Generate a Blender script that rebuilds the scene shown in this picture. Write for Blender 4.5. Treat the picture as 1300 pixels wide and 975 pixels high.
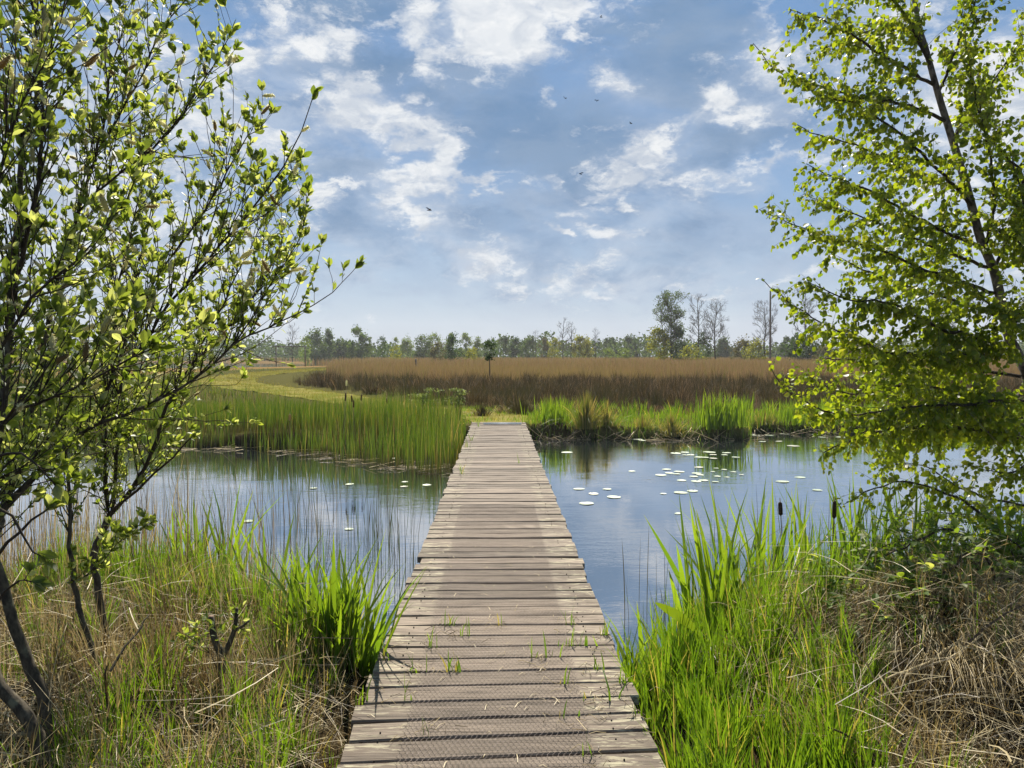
import bpy, math, random
import numpy as np
from mathutils import Vector, Matrix

random.seed(7)
R = np.random.default_rng(11)
scene = bpy.context.scene
C = scene.collection
for o in list(bpy.data.objects):
    bpy.data.objects.remove(o)

# ---------------------------------------------------------------- camera
F_PX = 976.0
CAM = np.array([0.0, 0.0, 2.0])
YAW, PITCH = math.radians(1.0), math.radians(-2.1)
cam = bpy.data.cameras.new('camera')
cam.sensor_width = 36.0
cam.lens = 36.0 * F_PX / 1300.0
cam.clip_start = 0.05
cam.clip_end = 4000
camo = bpy.data.objects.new('camera', cam)
C.objects.link(camo)
camo.location = CAM
camo.rotation_euler = (math.pi / 2 + PITCH, 0, -YAW)
scene.camera = camo

cy, sy, cp, sp = math.cos(YAW), math.sin(YAW), math.cos(PITCH), math.sin(PITCH)
FWD = np.array([sy * cp, cy * cp, sp])
RGT = np.array([cy, -sy, 0.0])
UPV = np.cross(RGT, FWD)


def ray(u, v):
    d = FWD + RGT * ((u - 650.0) / F_PX) - UPV * ((v - 487.5) / F_PX)
    return d


def at(u, v, Y):
    d = ray(u, v)
    return CAM + d * (Y / d[1])


def on(u, v, z=0.0):
    d = ray(u, v)
    return CAM + d * ((z - CAM[2]) / d[2])


def project(P):
    d = np.asarray(P) - CAM
    f = d @ FWD
    return 650 + F_PX * (d @ RGT) / f, 487.5 - F_PX * (d @ UPV) / f, f


# ---------------------------------------------------------------- light, sky, exposure
SUN_EL, SUN_AZ = math.radians(50), math.radians(1.5)      # straight ahead, azimuth towards +x
scene.view_settings.view_transform = 'Standard'
scene.view_settings.look = 'None'
scene.view_settings.gamma = 1.0
scene.view_settings.exposure = 1.0
scene.render.engine = 'CYCLES'
scene.cycles.max_bounces = 8
scene.cycles.transparent_max_bounces = 8
scene.cycles.volume_bounces = 1
scene.cycles.use_denoising = True
scene.cycles.sample_clamp_indirect = 6.0

sun = bpy.data.lights.new('sun', 'SUN')
sun.energy = 5.0
sun.angle = math.radians(0.6)
sun.color = (1.0, 0.93, 0.80)
suno = bpy.data.objects.new('sun', sun)
C.objects.link(suno)
sd = Vector((math.cos(SUN_EL) * math.sin(SUN_AZ), math.cos(SUN_EL) * math.cos(SUN_AZ), math.sin(SUN_EL)))
suno.rotation_euler = (-sd).to_track_quat('-Z', 'Y').to_euler()
suno.location = (0, 60, 60)

W = bpy.data.worlds.new('World')
scene.world = W
W.use_nodes = True
SKY_STRENGTH = 0.06


class Nodes:
    """small helper for writing node maths as code"""

    def __init__(self, tree):
        self.t = tree
        self.n = tree.nodes
        self.l = tree.links

    def new(self, kind, **kw):
        nd = self.n.new(kind)
        for k, v in kw.items():
            setattr(nd, k, v)
        return nd

    def put(self, sock, val):
        if isinstance(val, bpy.types.NodeSocket):
            self.l.new(val, sock)
        elif val is not None:
            sock.default_value = val

    def m(self, op, a, b=None, c=None, clamp=False):
        nd = self.new('ShaderNodeMath', operation=op, use_clamp=clamp)
        for i, x in enumerate((a, b, c)):
            if x is not None:
                self.put(nd.inputs[i], x)
        return nd.outputs[0]

    def vm(self, op, a, b=None, out=0, scale=None):
        nd = self.new('ShaderNodeVectorMath', operation=op)
        self.put(nd.inputs[0], a)
        if b is not None:
            self.put(nd.inputs[1], b)
        if scale is not None:
            self.put(nd.inputs['Scale'], scale)
        return nd.outputs[out]

    def noise(self, vec, scale, detail=4.0, rough=0.55, dist=0.0, out=0):
        nd = self.new('ShaderNodeTexNoise')
        if vec is not None:
            self.put(nd.inputs['Vector'], vec)
        nd.inputs['Scale'].default_value = scale
        nd.inputs['Detail'].default_value = detail
        nd.inputs['Roughness'].default_value = rough
        nd.inputs['Distortion'].default_value = dist
        return nd.outputs[out]

    def ss(self, x, lo, hi, a=0.0, b=1.0):
        nd = self.new('ShaderNodeMapRange', interpolation_type='SMOOTHSTEP')
        self.put(nd.inputs['Value'], x)
        self.put(nd.inputs['From Min'], lo)
        self.put(nd.inputs['From Max'], hi)
        self.put(nd.inputs['To Min'], a)
        self.put(nd.inputs['To Max'], b)
        return nd.outputs['Result']

    def mix(self, fac, a, b):
        nd = self.new('ShaderNodeMix', data_type='RGBA')
        self.put(nd.inputs[0], fac)
        self.put(nd.inputs[6], a if isinstance(a, bpy.types.NodeSocket) else (*a, 1.0))
        self.put(nd.inputs[7], b if isinstance(b, bpy.types.NodeSocket) else (*b, 1.0))
        return nd.outputs[2]


def make_sky():
    N = Nodes(W.node_tree)
    N.n.clear()
    out = N.new('ShaderNodeOutputWorld')
    bg = N.new('ShaderNodeBackground')
    bg.inputs['Strength'].default_value = SKY_STRENGTH
    N.l.new(bg.outputs[0], out.inputs['Surface'])
    sky = N.new('ShaderNodeTexSky', sky_type='NISHITA')
    sky.sun_disc = False
    sky.sun_elevation = SUN_EL
    sky.sun_rotation = SUN_AZ
    sky.air_density = 1.0
    sky.dust_density = 0.6
    sky.ozone_density = 2.0
    tc = N.new('ShaderNodeTexCoord')
    d = tc.outputs['Generated']
    sep = N.new('ShaderNodeSeparateXYZ')
    N.l.new(d, sep.inputs[0])
    k = 0.50 / SKY_STRENGTH
    az = N.m('ARCTAN2', sep.outputs[0], sep.outputs[1])
    el = N.m('ARCSINE', sep.outputs[2])
    cmb = N.new('ShaderNodeCombineXYZ')
    N.l.new(az, cmb.inputs[0])
    N.l.new(el, cmb.inputs[1])
    ae = cmb.outputs[0]
    # clouds stretch sideways near the horizon
    st = N.vm('MULTIPLY', d, (1.0, 1.0, 1.9))
    warpc = N.noise(st, 5.0, 6.0, 0.6, out=1)
    warp = N.vm('SCALE', N.vm('SUBTRACT', warpc, (0.5, 0.5, 0.5)), scale=0.16)
    warpc2 = N.noise(st, 18.0, 5.0, 0.6, out=1)
    warp2 = N.vm('SCALE', N.vm('SUBTRACT', warpc2, (0.5, 0.5, 0.5)), scale=0.07)
    p = N.vm('ADD', N.vm('ADD', ae, warp), warp2)
    sp_ = N.new('ShaderNodeSeparateXYZ')
    N.l.new(p, sp_.inputs[0])
    paz, pel = sp_.outputs[0], sp_.outputs[1]
    # where the cumulus stand: azimuth / elevation of each bank of cloud
    banks = [
        (640, 28, 46, 38, 1.25), (665, -8, 80, 26, 1.1), (600, 60, 30, 18, .7), (550, 42, 26, 16, .85), (565, 75, 14, 18, .75),
        (345, 60, 22, 18, .75), (405, 52, 45, 20, .95), (445, 62, 18, 22, .8),
        (440, 135, 40, 24, 1.0), (490, 160, 40, 16, .9), (530, 178, 34, 12, .8), (505, 192, 26, 9, .7), (556, 208, 16, 26, .95), (540, 240, 36, 12, .8),
        (520, 268, 30, 14, .9), (530, 292, 16, 14, .85), (425, 248, 45, 6, .65), (610, 240, 50, 5, .6), (395, 268, 30, 14, .6),
        (610, 335, 34, 20, .68), (650, 348, 40, 8, .5),
        (832, 165, 26, 16, 1.05), (818, 190, 28, 18, 1.0), (800, 215, 30, 16, .9), (770, 237, 44, 9, .75), (745, 262, 20, 9, .6),
        (758, 292, 26, 13, .8), (770, 315, 22, 16, .45), (708, 300, 11, 6, .8), (782, 345, 80, 12, .52), (740, 360, 60, 10, .45),
        (860, 226, 50, 9, .66), (920, 214, 50, 9, .66), (985, 203, 50, 8, .6), (900, 240, 60, 6, .45),
        (920, 112, 18, 24, .9), (895, 140, 30, 8, .6), (955, 136, 34, 11, .65), (1005, 128, 30, 14, .6), (965, 40, 10, 20, .6), (1000, 75, 30, 22, .6),
        (782, 95, 16, 20, .5), (703, 131, 10, 11, .5), (945, 350, 60, 8, .5), (1060, 345, 60, 10, .4),
        (290, 70, 26, 24, .9), (250, 150, 60, 46, .7), (330, 180, 30, 22, .65), (140, 60, 70, 50, .6), (90, 260, 110, 90, .75), (250, 330, 80, 36, .6),
        (1275, 110, 50, 60, .8), (1130, 40, 44, 26, .7), (1180, 240, 60, 40, .6), (1100, 190, 40, 30, .5), (1290, 300, 50, 40, .6),
    ]
    total = None
    for (u, v, ru, rv, w) in banks:
        r = ray(u, v)
        r = r / np.linalg.norm(r)
        a0, e0 = math.atan2(r[0], r[1]), math.asin(r[2])
        da = N.m('MULTIPLY', N.m('SUBTRACT', paz, a0), 0.68 * F_PX / ru * math.cos(a0))
        de = N.m('MULTIPLY', N.m('SUBTRACT', pel, e0), 0.68 * F_PX / rv)
        q = N.m('ADD', N.m('MULTIPLY', da, da), N.m('MULTIPLY', de, de))
        g = N.m('MULTIPLY', N.m('POWER', 2.718, N.m('MULTIPLY', q, -1.0)), w)
        total = g if total is None else N.m('MAXIMUM', total, g)
    # the rest of the sky carries the same kind of broken cloud
    oth = N.ss(N.noise(st, 3.2, 7.0, 0.58, 0.3), 0.52, 0.72)
    far = N.m('MAXIMUM', N.ss(N.m('ABSOLUTE', az), 0.60, 0.8), N.ss(el, 0.46, 0.6))
    total = N.m('MAXIMUM', total, N.m('MULTIPLY', N.m('MULTIPLY', oth, far), 0.9))
    det = N.noise(N.vm('ADD', st, warp2), 15.0, 9.0, 0.66, 0.5)
    fine = N.noise(st, 45.0, 6.0, 0.6, 0.2)
    body = N.m('ADD', total, N.m('MULTIPLY', N.m('SUBTRACT', det, 0.5), 2.3))
    body = N.m('ADD', body, N.m('MULTIPLY', N.m('SUBTRACT', fine, 0.5), 0.8))
    mask = N.ss(body, 0.24, 0.95)
    soft = N.ss(N.m('ADD', total, N.m('MULTIPLY', N.m('SUBTRACT', det, 0.5), 0.3)), 0.08, 0.9)
    # soft grey-white sheets of thin cloud around the banks
    sheets = [(470, 200, 150, 130, .75), (640, 60, 170, 70, .6), (870, 90, 150, 70, .55), (790, 250, 150, 70, .6), (600, 330, 220, 50, .6), (930, 215, 150, 40, .5), (330, 110, 160, 90, .6), (830, 345, 220, 40, .6),
              (150, 200, 200, 180, .7), (1050, 90, 120, 80, .6), (1230, 160, 120, 150, .6)]
    sh = None
    for (u, v, ru, rv, w) in sheets:
        r = ray(u, v)
        r = r / np.linalg.norm(r)
        a0, e0 = math.atan2(r[0], r[1]), math.asin(r[2])
        da = N.m('MULTIPLY', N.m('SUBTRACT', paz, a0), F_PX / ru * math.cos(a0))
        de = N.m('MULTIPLY', N.m('SUBTRACT', pel, e0), F_PX / rv)
        q = N.m('ADD', N.m('MULTIPLY', da, da), N.m('MULTIPLY', de, de))
        gq_ = N.m('MULTIPLY', N.m('POWER', 2.718, N.m('MULTIPLY', q, -1.0)), w)
        sh = gq_ if sh is None else N.m('ADD', sh, gq_)
    sh = N.m('MAXIMUM', N.m('MINIMUM', sh, 1.0), N.m('MULTIPLY', far, 0.5))
    rag = N.noise(N.vm('ADD', st, warp2), 8.0, 9.0, 0.62, 0.5)
    sheet = N.ss(N.m('ADD', sh, N.m('MULTIPLY', N.m('SUBTRACT', rag, 0.5), 2.6)), 0.25, 1.25)
    # blue air
    blue = N.mix(0.45, sky.outputs[0], N.vm('MULTIPLY', sky.outputs[0], (0.70, 0.86, 1.0)))
    eld = N.ss(el, 0.0, 0.30)
    clear = N.mix(N.m('SUBTRACT', 1.0, eld), (0.135 * k, 0.285 * k, 0.525 * k), (0.32 * k, 0.475 * k, 0.67 * k))
    base = N.mix(0.75, blue, clear)
    # thin grey veil, then haze towards the horizon
    veil = N.m('MULTIPLY', N.ss(N.noise(st, 4.2, 6.0, 0.55, 0.6), 0.42, 0.68), 0.55)
    vcol = N.mix(N.ss(N.noise(st, 7.0, 5.0, 0.5), 0.4, 0.65), (0.20 * k, 0.33 * k, 0.53 * k), (0.36 * k, 0.46 * k, 0.62 * k))
    base = N.mix(veil, base, vcol)
    hz = N.m('POWER', 2.718, N.m('MULTIPLY', N.m('MAXIMUM', el, 0.0), -10.5))
    base = N.mix(N.m('MULTIPLY', hz, 0.88), base, (0.63 * k, 0.665 * k, 0.74 * k))
    scol = N.mix(N.ss(N.noise(st, 11.0, 7.0, 0.6, 0.4), 0.36, 0.64), (0.215 * k, 0.325 * k, 0.50 * k), (0.52 * k, 0.60 * k, 0.72 * k))
    base = N.mix(N.m('MULTIPLY', sheet, 0.72), base, scol)
    bods = [(700, 185, 150, 60, 1.0), (640, 110, 110, 40, .7), (880, 60, 80, 60, .9), (850, 20, 110, 30, .8), (470, 85, 110, 26, .9), (440, 15, 130, 26, .9), (560, 130, 60, 30, .7), (930, 175, 70, 22, .7), (620, 280, 90, 22, .6),
            (430, 215, 70, 22, .7), (455, 290, 60, 26, .6), (870, 300, 90, 26, .45), (700, 330, 40, 16, .4)]
    bo = None
    for (u, v, ru, rv, w) in bods:
        r = ray(u, v)
        r = r / np.linalg.norm(r)
        a0, e0 = math.atan2(r[0], r[1]), math.asin(r[2])
        da = N.m('MULTIPLY', N.m('SUBTRACT', paz, a0), 0.9 * F_PX / ru * math.cos(a0))
        de = N.m('MULTIPLY', N.m('SUBTRACT', pel, e0), 0.9 * F_PX / rv)
        q = N.m('ADD', N.m('MULTIPLY', da, da), N.m('MULTIPLY', de, de))
        gq_ = N.m('MULTIPLY', N.m('POWER', 2.718, N.m('MULTIPLY', q, -1.0)), w)
        bo = gq_ if bo is None else N.m('MAXIMUM', bo, gq_)
    bo = N.m('MAXIMUM', bo, N.m('MULTIPLY', far, N.ss(N.noise(st, 2.6, 5.0, 0.5), 0.45, 0.7)))
    bod = N.ss(N.m('ADD', bo, N.m('MULTIPLY', N.m('SUBTRACT', rag, 0.5), 0.9)), 0.10, 0.95)
    bcol = N.mix(N.ss(N.noise(st, 9.0, 7.0, 0.6, 0.5), 0.35, 0.65), (0.150 * k, 0.270 * k, 0.455 * k), (0.235 * k, 0.345 * k, 0.505 * k))
    base = N.mix(N.m('MULTIPLY', bod, 0.80), base, bcol)
    base = N.mix(N.m('MULTIPLY', soft, 0.38), base, (0.55 * k, 0.62 * k, 0.74 * k))
    shade = N.ss(N.noise(N.vm('ADD', st, (0.02, 0.0, 0.06)), 19.0, 8.0, 0.62, 0.6), 0.38, 0.60)
    sunny = N.m('POWER', 2.718, N.m('MULTIPLY', N.m('SUBTRACT', 1.0, N.vm('DOT_PRODUCT', d, tuple(sd), out=1)), -7.0))
    white = N.mix(shade, (0.44 * k, 0.51 * k, 0.62 * k), (0.95 * k, 0.95 * k, 0.94 * k))
    core = N.ss(N.m('ADD', body, N.m('MULTIPLY', N.m('SUBTRACT', fine, 0.5), 0.8)), 0.62, 1.25)
    white = N.mix(N.m('MULTIPLY', core, 0.55), white, (0.50 * k, 0.57 * k, 0.68 * k))
    white = N.mix(N.m('MULTIPLY', sunny, 0.8, clamp=True), white, (1.1 * k, 1.1 * k, 1.08 * k))
    col = N.mix(N.m('MULTIPLY', mask, 0.93), base, white)
    N.l.new(col, bg.inputs['Color'])


make_sky()


# ---------------------------------------------------------------- mesh helpers
def link(o, parent=None):
    C.objects.link(o)
    if parent is not None:
        o.parent = parent
    return o


def build(name, V, polys, mat, parent=None, attrs=None, smooth=False, base=None):
    """one mesh object from arrays; base = world position of the parent Empty"""
    me = bpy.data.meshes.new(name)
    V = np.asarray(V, dtype=np.float32)
    if base is not None:
        V = V - np.asarray(base, dtype=np.float32)
    me.vertices.add(len(V))
    me.vertices.foreach_set('co', np.ascontiguousarray(V).ravel())
    polys = [np.asarray(p, dtype=np.int32) for p in polys if len(p)]
    li = np.concatenate([p.ravel() for p in polys])
    ls, off = [], 0
    for p in polys:
        ls.append(off + np.arange(len(p), dtype=np.int32) * p.shape[1])
        off += p.size
    ls = np.concatenate(ls)
    me.loops.add(len(li))
    me.loops.foreach_set('vertex_index', li)
    me.polygons.add(len(ls))
    me.polygons.foreach_set('loop_start', ls)
    for k, a in (attrs or {}).items():
        a = np.asarray(a, dtype=np.float32)
        if a.ndim == 2:
            at_ = me.attributes.new(k, 'FLOAT_COLOR', 'POINT')
            at_.data.foreach_set('color', np.ascontiguousarray(a).ravel())
        else:
            at_ = me.attributes.new(k, 'FLOAT', 'POINT')
            at_.data.foreach_set('value', a)
    me.update(calc_edges=True)
    me.validate()
    if smooth:
        me.polygons.foreach_set('use_smooth', np.ones(len(me.polygons), dtype=bool))
    if mat is not None:
        me.materials.append(mat)
    return link(bpy.data.objects.new(name, me), parent)


class Geo:
    def __init__(self):
        self.V, self.P, self.A, self.n = [], {}, {}, 0

    def add(self, V, polys, **attrs):
        V = np.asarray(V, dtype=float).reshape(-1, 3)
        for p in polys:
            p = np.asarray(p)
            if p.size:
                self.P.setdefault(p.shape[1], []).append(p + self.n)
        self.V.append(V)
        for k, a in attrs.items():
            self.A.setdefault(k, []).append(np.broadcast_to(a, (len(V),)) if np.ndim(a) < 2 else a)
        self.n += len(V)

    def obj(self, name, mat, parent=None, base=None, smooth=False):
        return build(name, np.concatenate(self.V), [np.concatenate(v) for v in self.P.values()], mat, parent,
                     {k: np.concatenate(v) for k, v in self.A.items()}, smooth, base)


def tag(o, label=None, cat=None, group=None, kind=None):
    if label:
        o['label'] = label
    if cat:
        o['category'] = cat
    if group:
        o['group'] = group
    if kind:
        o['kind'] = kind
    return o


def thing(name, loc, label, cat, group=None):
    o = link(bpy.data.objects.new(name, None))
    o.empty_display_size = 0.1
    o.location = loc
    return tag(o, label, cat, group)


def norm(a):
    return a / np.maximum(np.linalg.norm(a, axis=-1, keepdims=True), 1e-9)


def blades(P, H, W_, lean, seg=3, droop=0.0, tint=None, az=None, tipw=0.0, mid=1.0, base_w=0.7):
    """tapering ribbons: P (N,3) roots, H heights, W widths, lean (N,2) sideways travel as share of H"""
    P = np.asarray(P, float)
    n = len(P)
    H = np.broadcast_to(H, (n,)).astype(float)
    W_ = np.broadcast_to(W_, (n,)).astype(float)
    droop = np.broadcast_to(droop, (n,)).astype(float)
    az = R.uniform(0, 2 * np.pi, n) if az is None else az
    wd = np.stack([np.cos(az), np.sin(az), np.zeros(n)], 1)
    L = np.concatenate([lean, np.zeros((n, 1))], 1)
    V = np.zeros((n, 2 * seg + 1, 3))
    T = np.zeros((n, 2 * seg + 1))
    for i in range(seg + 1):
        t = i / seg
        c = P + L * (H * t ** 1.7)[:, None]
        c[:, 2] += H * (t - droop * t * t)
        if i < seg:
            w = W_ * (base_w + (1 - base_w) * min(1, t * 3)) * (1 - t ** 2.2 * 0.75) * 0.5
            V[:, 2 * i] = c - wd * w[:, None]
            V[:, 2 * i + 1] = c + wd * w[:, None]
            T[:, 2 * i] = T[:, 2 * i + 1] = t
        else:
            V[:, 2 * seg] = c
            T[:, 2 * seg] = 1
    o = (np.arange(n) * (2 * seg + 1))[:, None]
    quads = np.concatenate([o + np.array([2 * i, 2 * i + 1, 2 * i + 3, 2 * i + 2]) for i in range(seg - 1)]) if seg > 1 else np.zeros((0, 4), int)
    tris = o + np.array([2 * seg - 2, 2 * seg - 1, 2 * seg])
    tint = R.uniform(0, 1, n) if tint is None else tint
    return V.reshape(-1, 3), [quads, tris], np.repeat(tint, 2 * seg + 1), T.ravel()


def add_blades(g, *a, **k):
    V, P, ti, t = blades(*a, **k)
    g.add(V, P, tint=ti, t=t)


def tubes(paths, radii, sides=4, cap=True):
    """paths (N,n,3), radii (N,n) -> one array of vertices and quads"""
    paths = np.asarray(paths, float)
    N_, n, _ = paths.shape
    tan = norm(np.gradient(paths, axis=1))
    ref = np.broadcast_to(np.array([0.31, 0.23, 0.92]), tan.shape).copy()
    bad = np.abs((tan * norm(ref)).sum(-1)) > 0.93
    ref[bad.any(axis=1)] = (1.0, 0.1, 0.0)
    a = norm(np.cross(tan, ref))
    b = np.cross(tan, a)
    ang = np.arange(sides) / sides * 2 * np.pi
    ring = a[:, :, None, :] * np.cos(ang)[None, None, :, None] + b[:, :, None, :] * np.sin(ang)[None, None, :, None]
    V = paths[:, :, None, :] + ring * np.asarray(radii)[:, :, None, None]
    o = (np.arange(N_) * n * sides)[:, None, None]
    i = (np.arange(n - 1) * sides)[None, :, None]
    j = np.arange(sides)[None, None, :]
    j2 = (j + 1) % sides
    q = np.stack([o + i + j, o + i + j2, o + i + sides + j2, o + i + sides + j], -1).reshape(-1, 4)
    P = [q]
    if cap:
        end = (np.arange(N_) * n * sides)[:, None] + (n - 1) * sides + np.arange(sides)[None, :]
        P.append(end)
    return V.reshape(-1, 3), P


def catmull(pts, step):
    pts = np.asarray(pts, float)
    k = pts.shape[1]
    out = []
    P = np.concatenate([[2 * pts[0] - pts[1]], pts, [2 * pts[-1] - pts[-2]]])
    for i in range(1, len(P) - 2):
        n = max(2, int(np.linalg.norm(P[i + 1][:3] - P[i][:3]) / step))
        for s in range(n):
            t = s / n
            a, b, c, d = P[i - 1], P[i], P[i + 1], P[i + 2]
            out.append(0.5 * (2 * b + (c - a) * t + (2 * a - 5 * b + 4 * c - d) * t * t + (3 * b - a - 3 * c + d) * t ** 3))
    out.append(pts[-1])
    return np.array(out)


def rand_rot(n, rng=R):
    q = norm(rng.normal(size=(n, 4)))
    w, x, y, z = q.T
    return np.stack([np.stack([1 - 2 * (y * y + z * z), 2 * (x * y - z * w), 2 * (x * z + y * w)], -1),
                     np.stack([2 * (x * y + z * w), 1 - 2 * (x * x + z * z), 2 * (y * z - x * w)], -1),
                     np.stack([2 * (x * z - y * w), 2 * (y * z + x * w), 1 - 2 * (x * x + y * y)], -1)], 1)


def frames(axis, roll_ref):
    """rotation matrices whose columns are (side, axis, normal)"""
    y = norm(axis)
    x = norm(np.cross(y, roll_ref))
    z = np.cross(x, y)
    return np.stack([x, y, z], -1)


def instanced(g, tmpl, polys, pos, mats, scale, tint=None):
    n = len(pos)
    T = np.asarray(tmpl, float)
    V = np.einsum('nij,kj->nki', mats * np.asarray(scale)[:, None, None], T) + pos[:, None, :]
    o = (np.arange(n) * len(T))[:, None, None]
    P = [(np.asarray(p)[None] + o).reshape(-1, np.asarray(p).shape[1]) for p in polys]
    tint = R.uniform(0, 1, n) if tint is None else tint
    g.add(V.reshape(-1, 3), P, tint=np.repeat(tint, len(T)), t=np.tile(np.clip(T[:, 1], 0, 1), n))


# leaves: length 1 along +y
def leaf_template(width, widest=0.5, fold=0.16, curl=0.12, n=4, tip=1.0):
    V, F3, F4 = [(0, 0, 0)], [], []
    for i in range(1, n):
        t = i / n
        w = width * 0.5 * (math.sin(math.pi * t ** (math.log(0.5) / math.log(widest))) ** tip)
        z = -curl * t * t
        V += [(-w, t, z + fold * w * 2), (0, t, z), (w, t, z + fold * w * 2)]
    V.append((0, 1, -curl))
    e = len(V) - 1
    F3 += [(0, 2, 1), (0, 3, 2)]
    for i in range(n - 2):
        a = 1 + 3 * i
        F4 += [(a, a + 1, a + 4, a + 3), (a + 1, a + 2, a + 5, a + 4)]
    a = 1 + 3 * (n - 2)
    F3 += [(a, a + 1, e), (a + 1, a + 2, e)]
    return np.array(V, float), [np.array(F4), np.array(F3)] if F4 else [np.array(F3)]


LEAF_WILLOW = leaf_template(0.48, 0.52)
LEAF_BIRCH = leaf_template(0.86, 0.36, fold=0.10, curl=0.10, tip=0.9)
LEAF_BRAMBLE = leaf_template(0.66, 0.45, fold=0.18, curl=0.22)
LEAF_FAR = (np.array([(-.5, 0, 0), (.1, -.45, .12), (.5, .05, 0), (-.05, .5, -.1)]), [np.array([(0, 1, 2, 3)])])


# ---------------------------------------------------------------- materials
def mat_new(name):
    m = bpy.data.materials.new(name)
    m.use_nodes = True
    N = Nodes(m.node_tree)
    N.n.clear()
    out = N.new('ShaderNodeOutputMaterial')
    return m, N, out


def principled(N, col, rough=0.6, spec=0.4, normal=None):
    b = N.new('ShaderNodeBsdfPrincipled')
    N.put(b.inputs['Base Color'], col if isinstance(col, bpy.types.NodeSocket) else (*col, 1))
    N.put(b.inputs['Roughness'], rough)
    b.inputs['Specular IOR Level'].default_value = spec
    if normal is not None:
        N.l.new(normal, b.inputs['Normal'])
    return b


def bump(N, h, strength=0.4, dist=0.01):
    b = N.new('ShaderNodeBump')
    b.inputs['Strength'].default_value = strength
    b.inputs['Distance'].default_value = dist
    N.l.new(h, b.inputs['Height'])
    return b.outputs[0]


def attr(N, name):
    return N.new('ShaderNodeAttribute', attribute_name=name).outputs['Fac']


def foliage_mat(name, c1, c2, trans=0.45, tcol=(1.5, 1.5, 0.7), rough=0.45, spec=0.35, tip=None, root=None, third=None, patch=None):
    """leaf or blade: colour differs from leaf to leaf, light passes through"""
    m, N, out = mat_new(name)
    oi = N.new('ShaderNodeObjectInfo')
    tint = N.m('FRACT', N.m('ADD', attr(N, 'tint'), oi.outputs['Random']))
    col = N.mix(N.ss(tint, 0.0, 0.85), c1, c2)
    if third:
        col = N.mix(N.ss(tint, 1 - third[1] - .03, 1 - third[1]), col, third[0])
    if patch:
        geo = N.new('ShaderNodeNewGeometry')
        pm = N.ss(N.noise(geo.outputs['Position'], patch[1], 3.0), 0.45, 0.62)
        col = N.mix(N.m('MULTIPLY', pm, patch[2]), col, patch[0])
    t = attr(N, 't')
    if tip:
        col = N.mix(N.ss(t, tip[1], 1.0), col, tip[0])
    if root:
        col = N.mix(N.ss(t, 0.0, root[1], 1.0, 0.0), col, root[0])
    p = principled(N, col, rough, spec)
    tr = N.new('ShaderNodeBsdfTranslucent')
    N.l.new(N.vm('MULTIPLY', col, tcol), tr.inputs['Color'])
    mx = N.new('ShaderNodeMixShader')
    mx.inputs[0].default_value = trans
    N.l.new(p.outputs[0], mx.inputs[1])
    N.l.new(tr.outputs[0], mx.inputs[2])
    N.l.new(mx.outputs[0], out.inputs['Surface'])
    return m


def bark_mat(name, c1, c2, scale=30.0, c3=None):
    m, N, out = mat_new(name)
    tc = N.new('ShaderNodeNewGeometry').outputs['Position']
    n = N.noise(N.vm('MULTIPLY', tc, (1, 1, 0.45)), scale, 6.0, 0.65)
    col = N.mix(N.ss(n, 0.35, 0.65), c1, c2)
    if c3:
        col = N.mix(N.ss(N.noise(tc, scale * 0.35, 4.0), 0.55, 0.68), col, c3)
    p = principled(N, col, 0.85, 0.25, bump(N, n, 0.6, 0.006))
    N.l.new(p.outputs[0], out.inputs['Surface'])
    return m


def plain_mat(name, c1, c2, scale=20.0, rough=0.7, spec=0.3, metallic=0.0):
    m, N, out = mat_new(name)
    n = N.noise(N.new('ShaderNodeNewGeometry').outputs['Position'], scale, 5.0)
    p = principled(N, N.mix(N.ss(n, 0.35, 0.65), c1, c2), rough, spec, bump(N, n, 0.3, 0.003))
    p.inputs['Metallic'].default_value = metallic
    N.l.new(p.outputs[0], out.inputs['Surface'])
    return m


def ground_mat():
    m, N, out = mat_new('earth')
    pos = N.new('ShaderNodeNewGeometry').outputs['Position']
    gc = N.new('ShaderNodeAttribute', attribute_name='gcol').outputs['Color']
    n1 = N.noise(pos, 2.2, 8.0, 0.65)
    n2 = N.noise(pos, 26.0, 6.0, 0.7)
    col = N.mix(N.ss(n1, 0.35, 0.7, 0.0, 0.55), gc, N.vm('MULTIPLY', gc, (1.5, 1.35, 1.1)))
    col = N.mix(N.ss(n2, 0.42, 0.66, 0.6, 0.0), col, N.vm('MULTIPLY', gc, (0.4, 0.42, 0.4)))
    p = principled(N, col, 1.0, 0.0, bump(N, n2, 0.8, 0.03))
    N.l.new(p.outputs[0], out.inputs['Surface'])
    return m


def path_mat():
    m, N, out = mat_new('mown_turf')
    pos = N.new('ShaderNodeNewGeometry').outputs['Position']
    n1 = N.noise(pos, 0.5, 6.0, 0.6)
    n2 = N.noise(pos, 14.0, 6.0, 0.7)
    col = N.mix(N.ss(n1, 0.4, 0.62), (0.14, 0.14, 0.026), (0.26, 0.21, 0.07))
    col = N.mix(N.ss(n2, 0.4, 0.65, 0.5, 0.0), col, (0.09, 0.11, 0.03))
    p = principled(N, col, 1.0, 0.0, bump(N, n2, 0.8, 0.03))
    N.l.new(p.outputs[0], out.inputs['Surface'])
    return m


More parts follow.
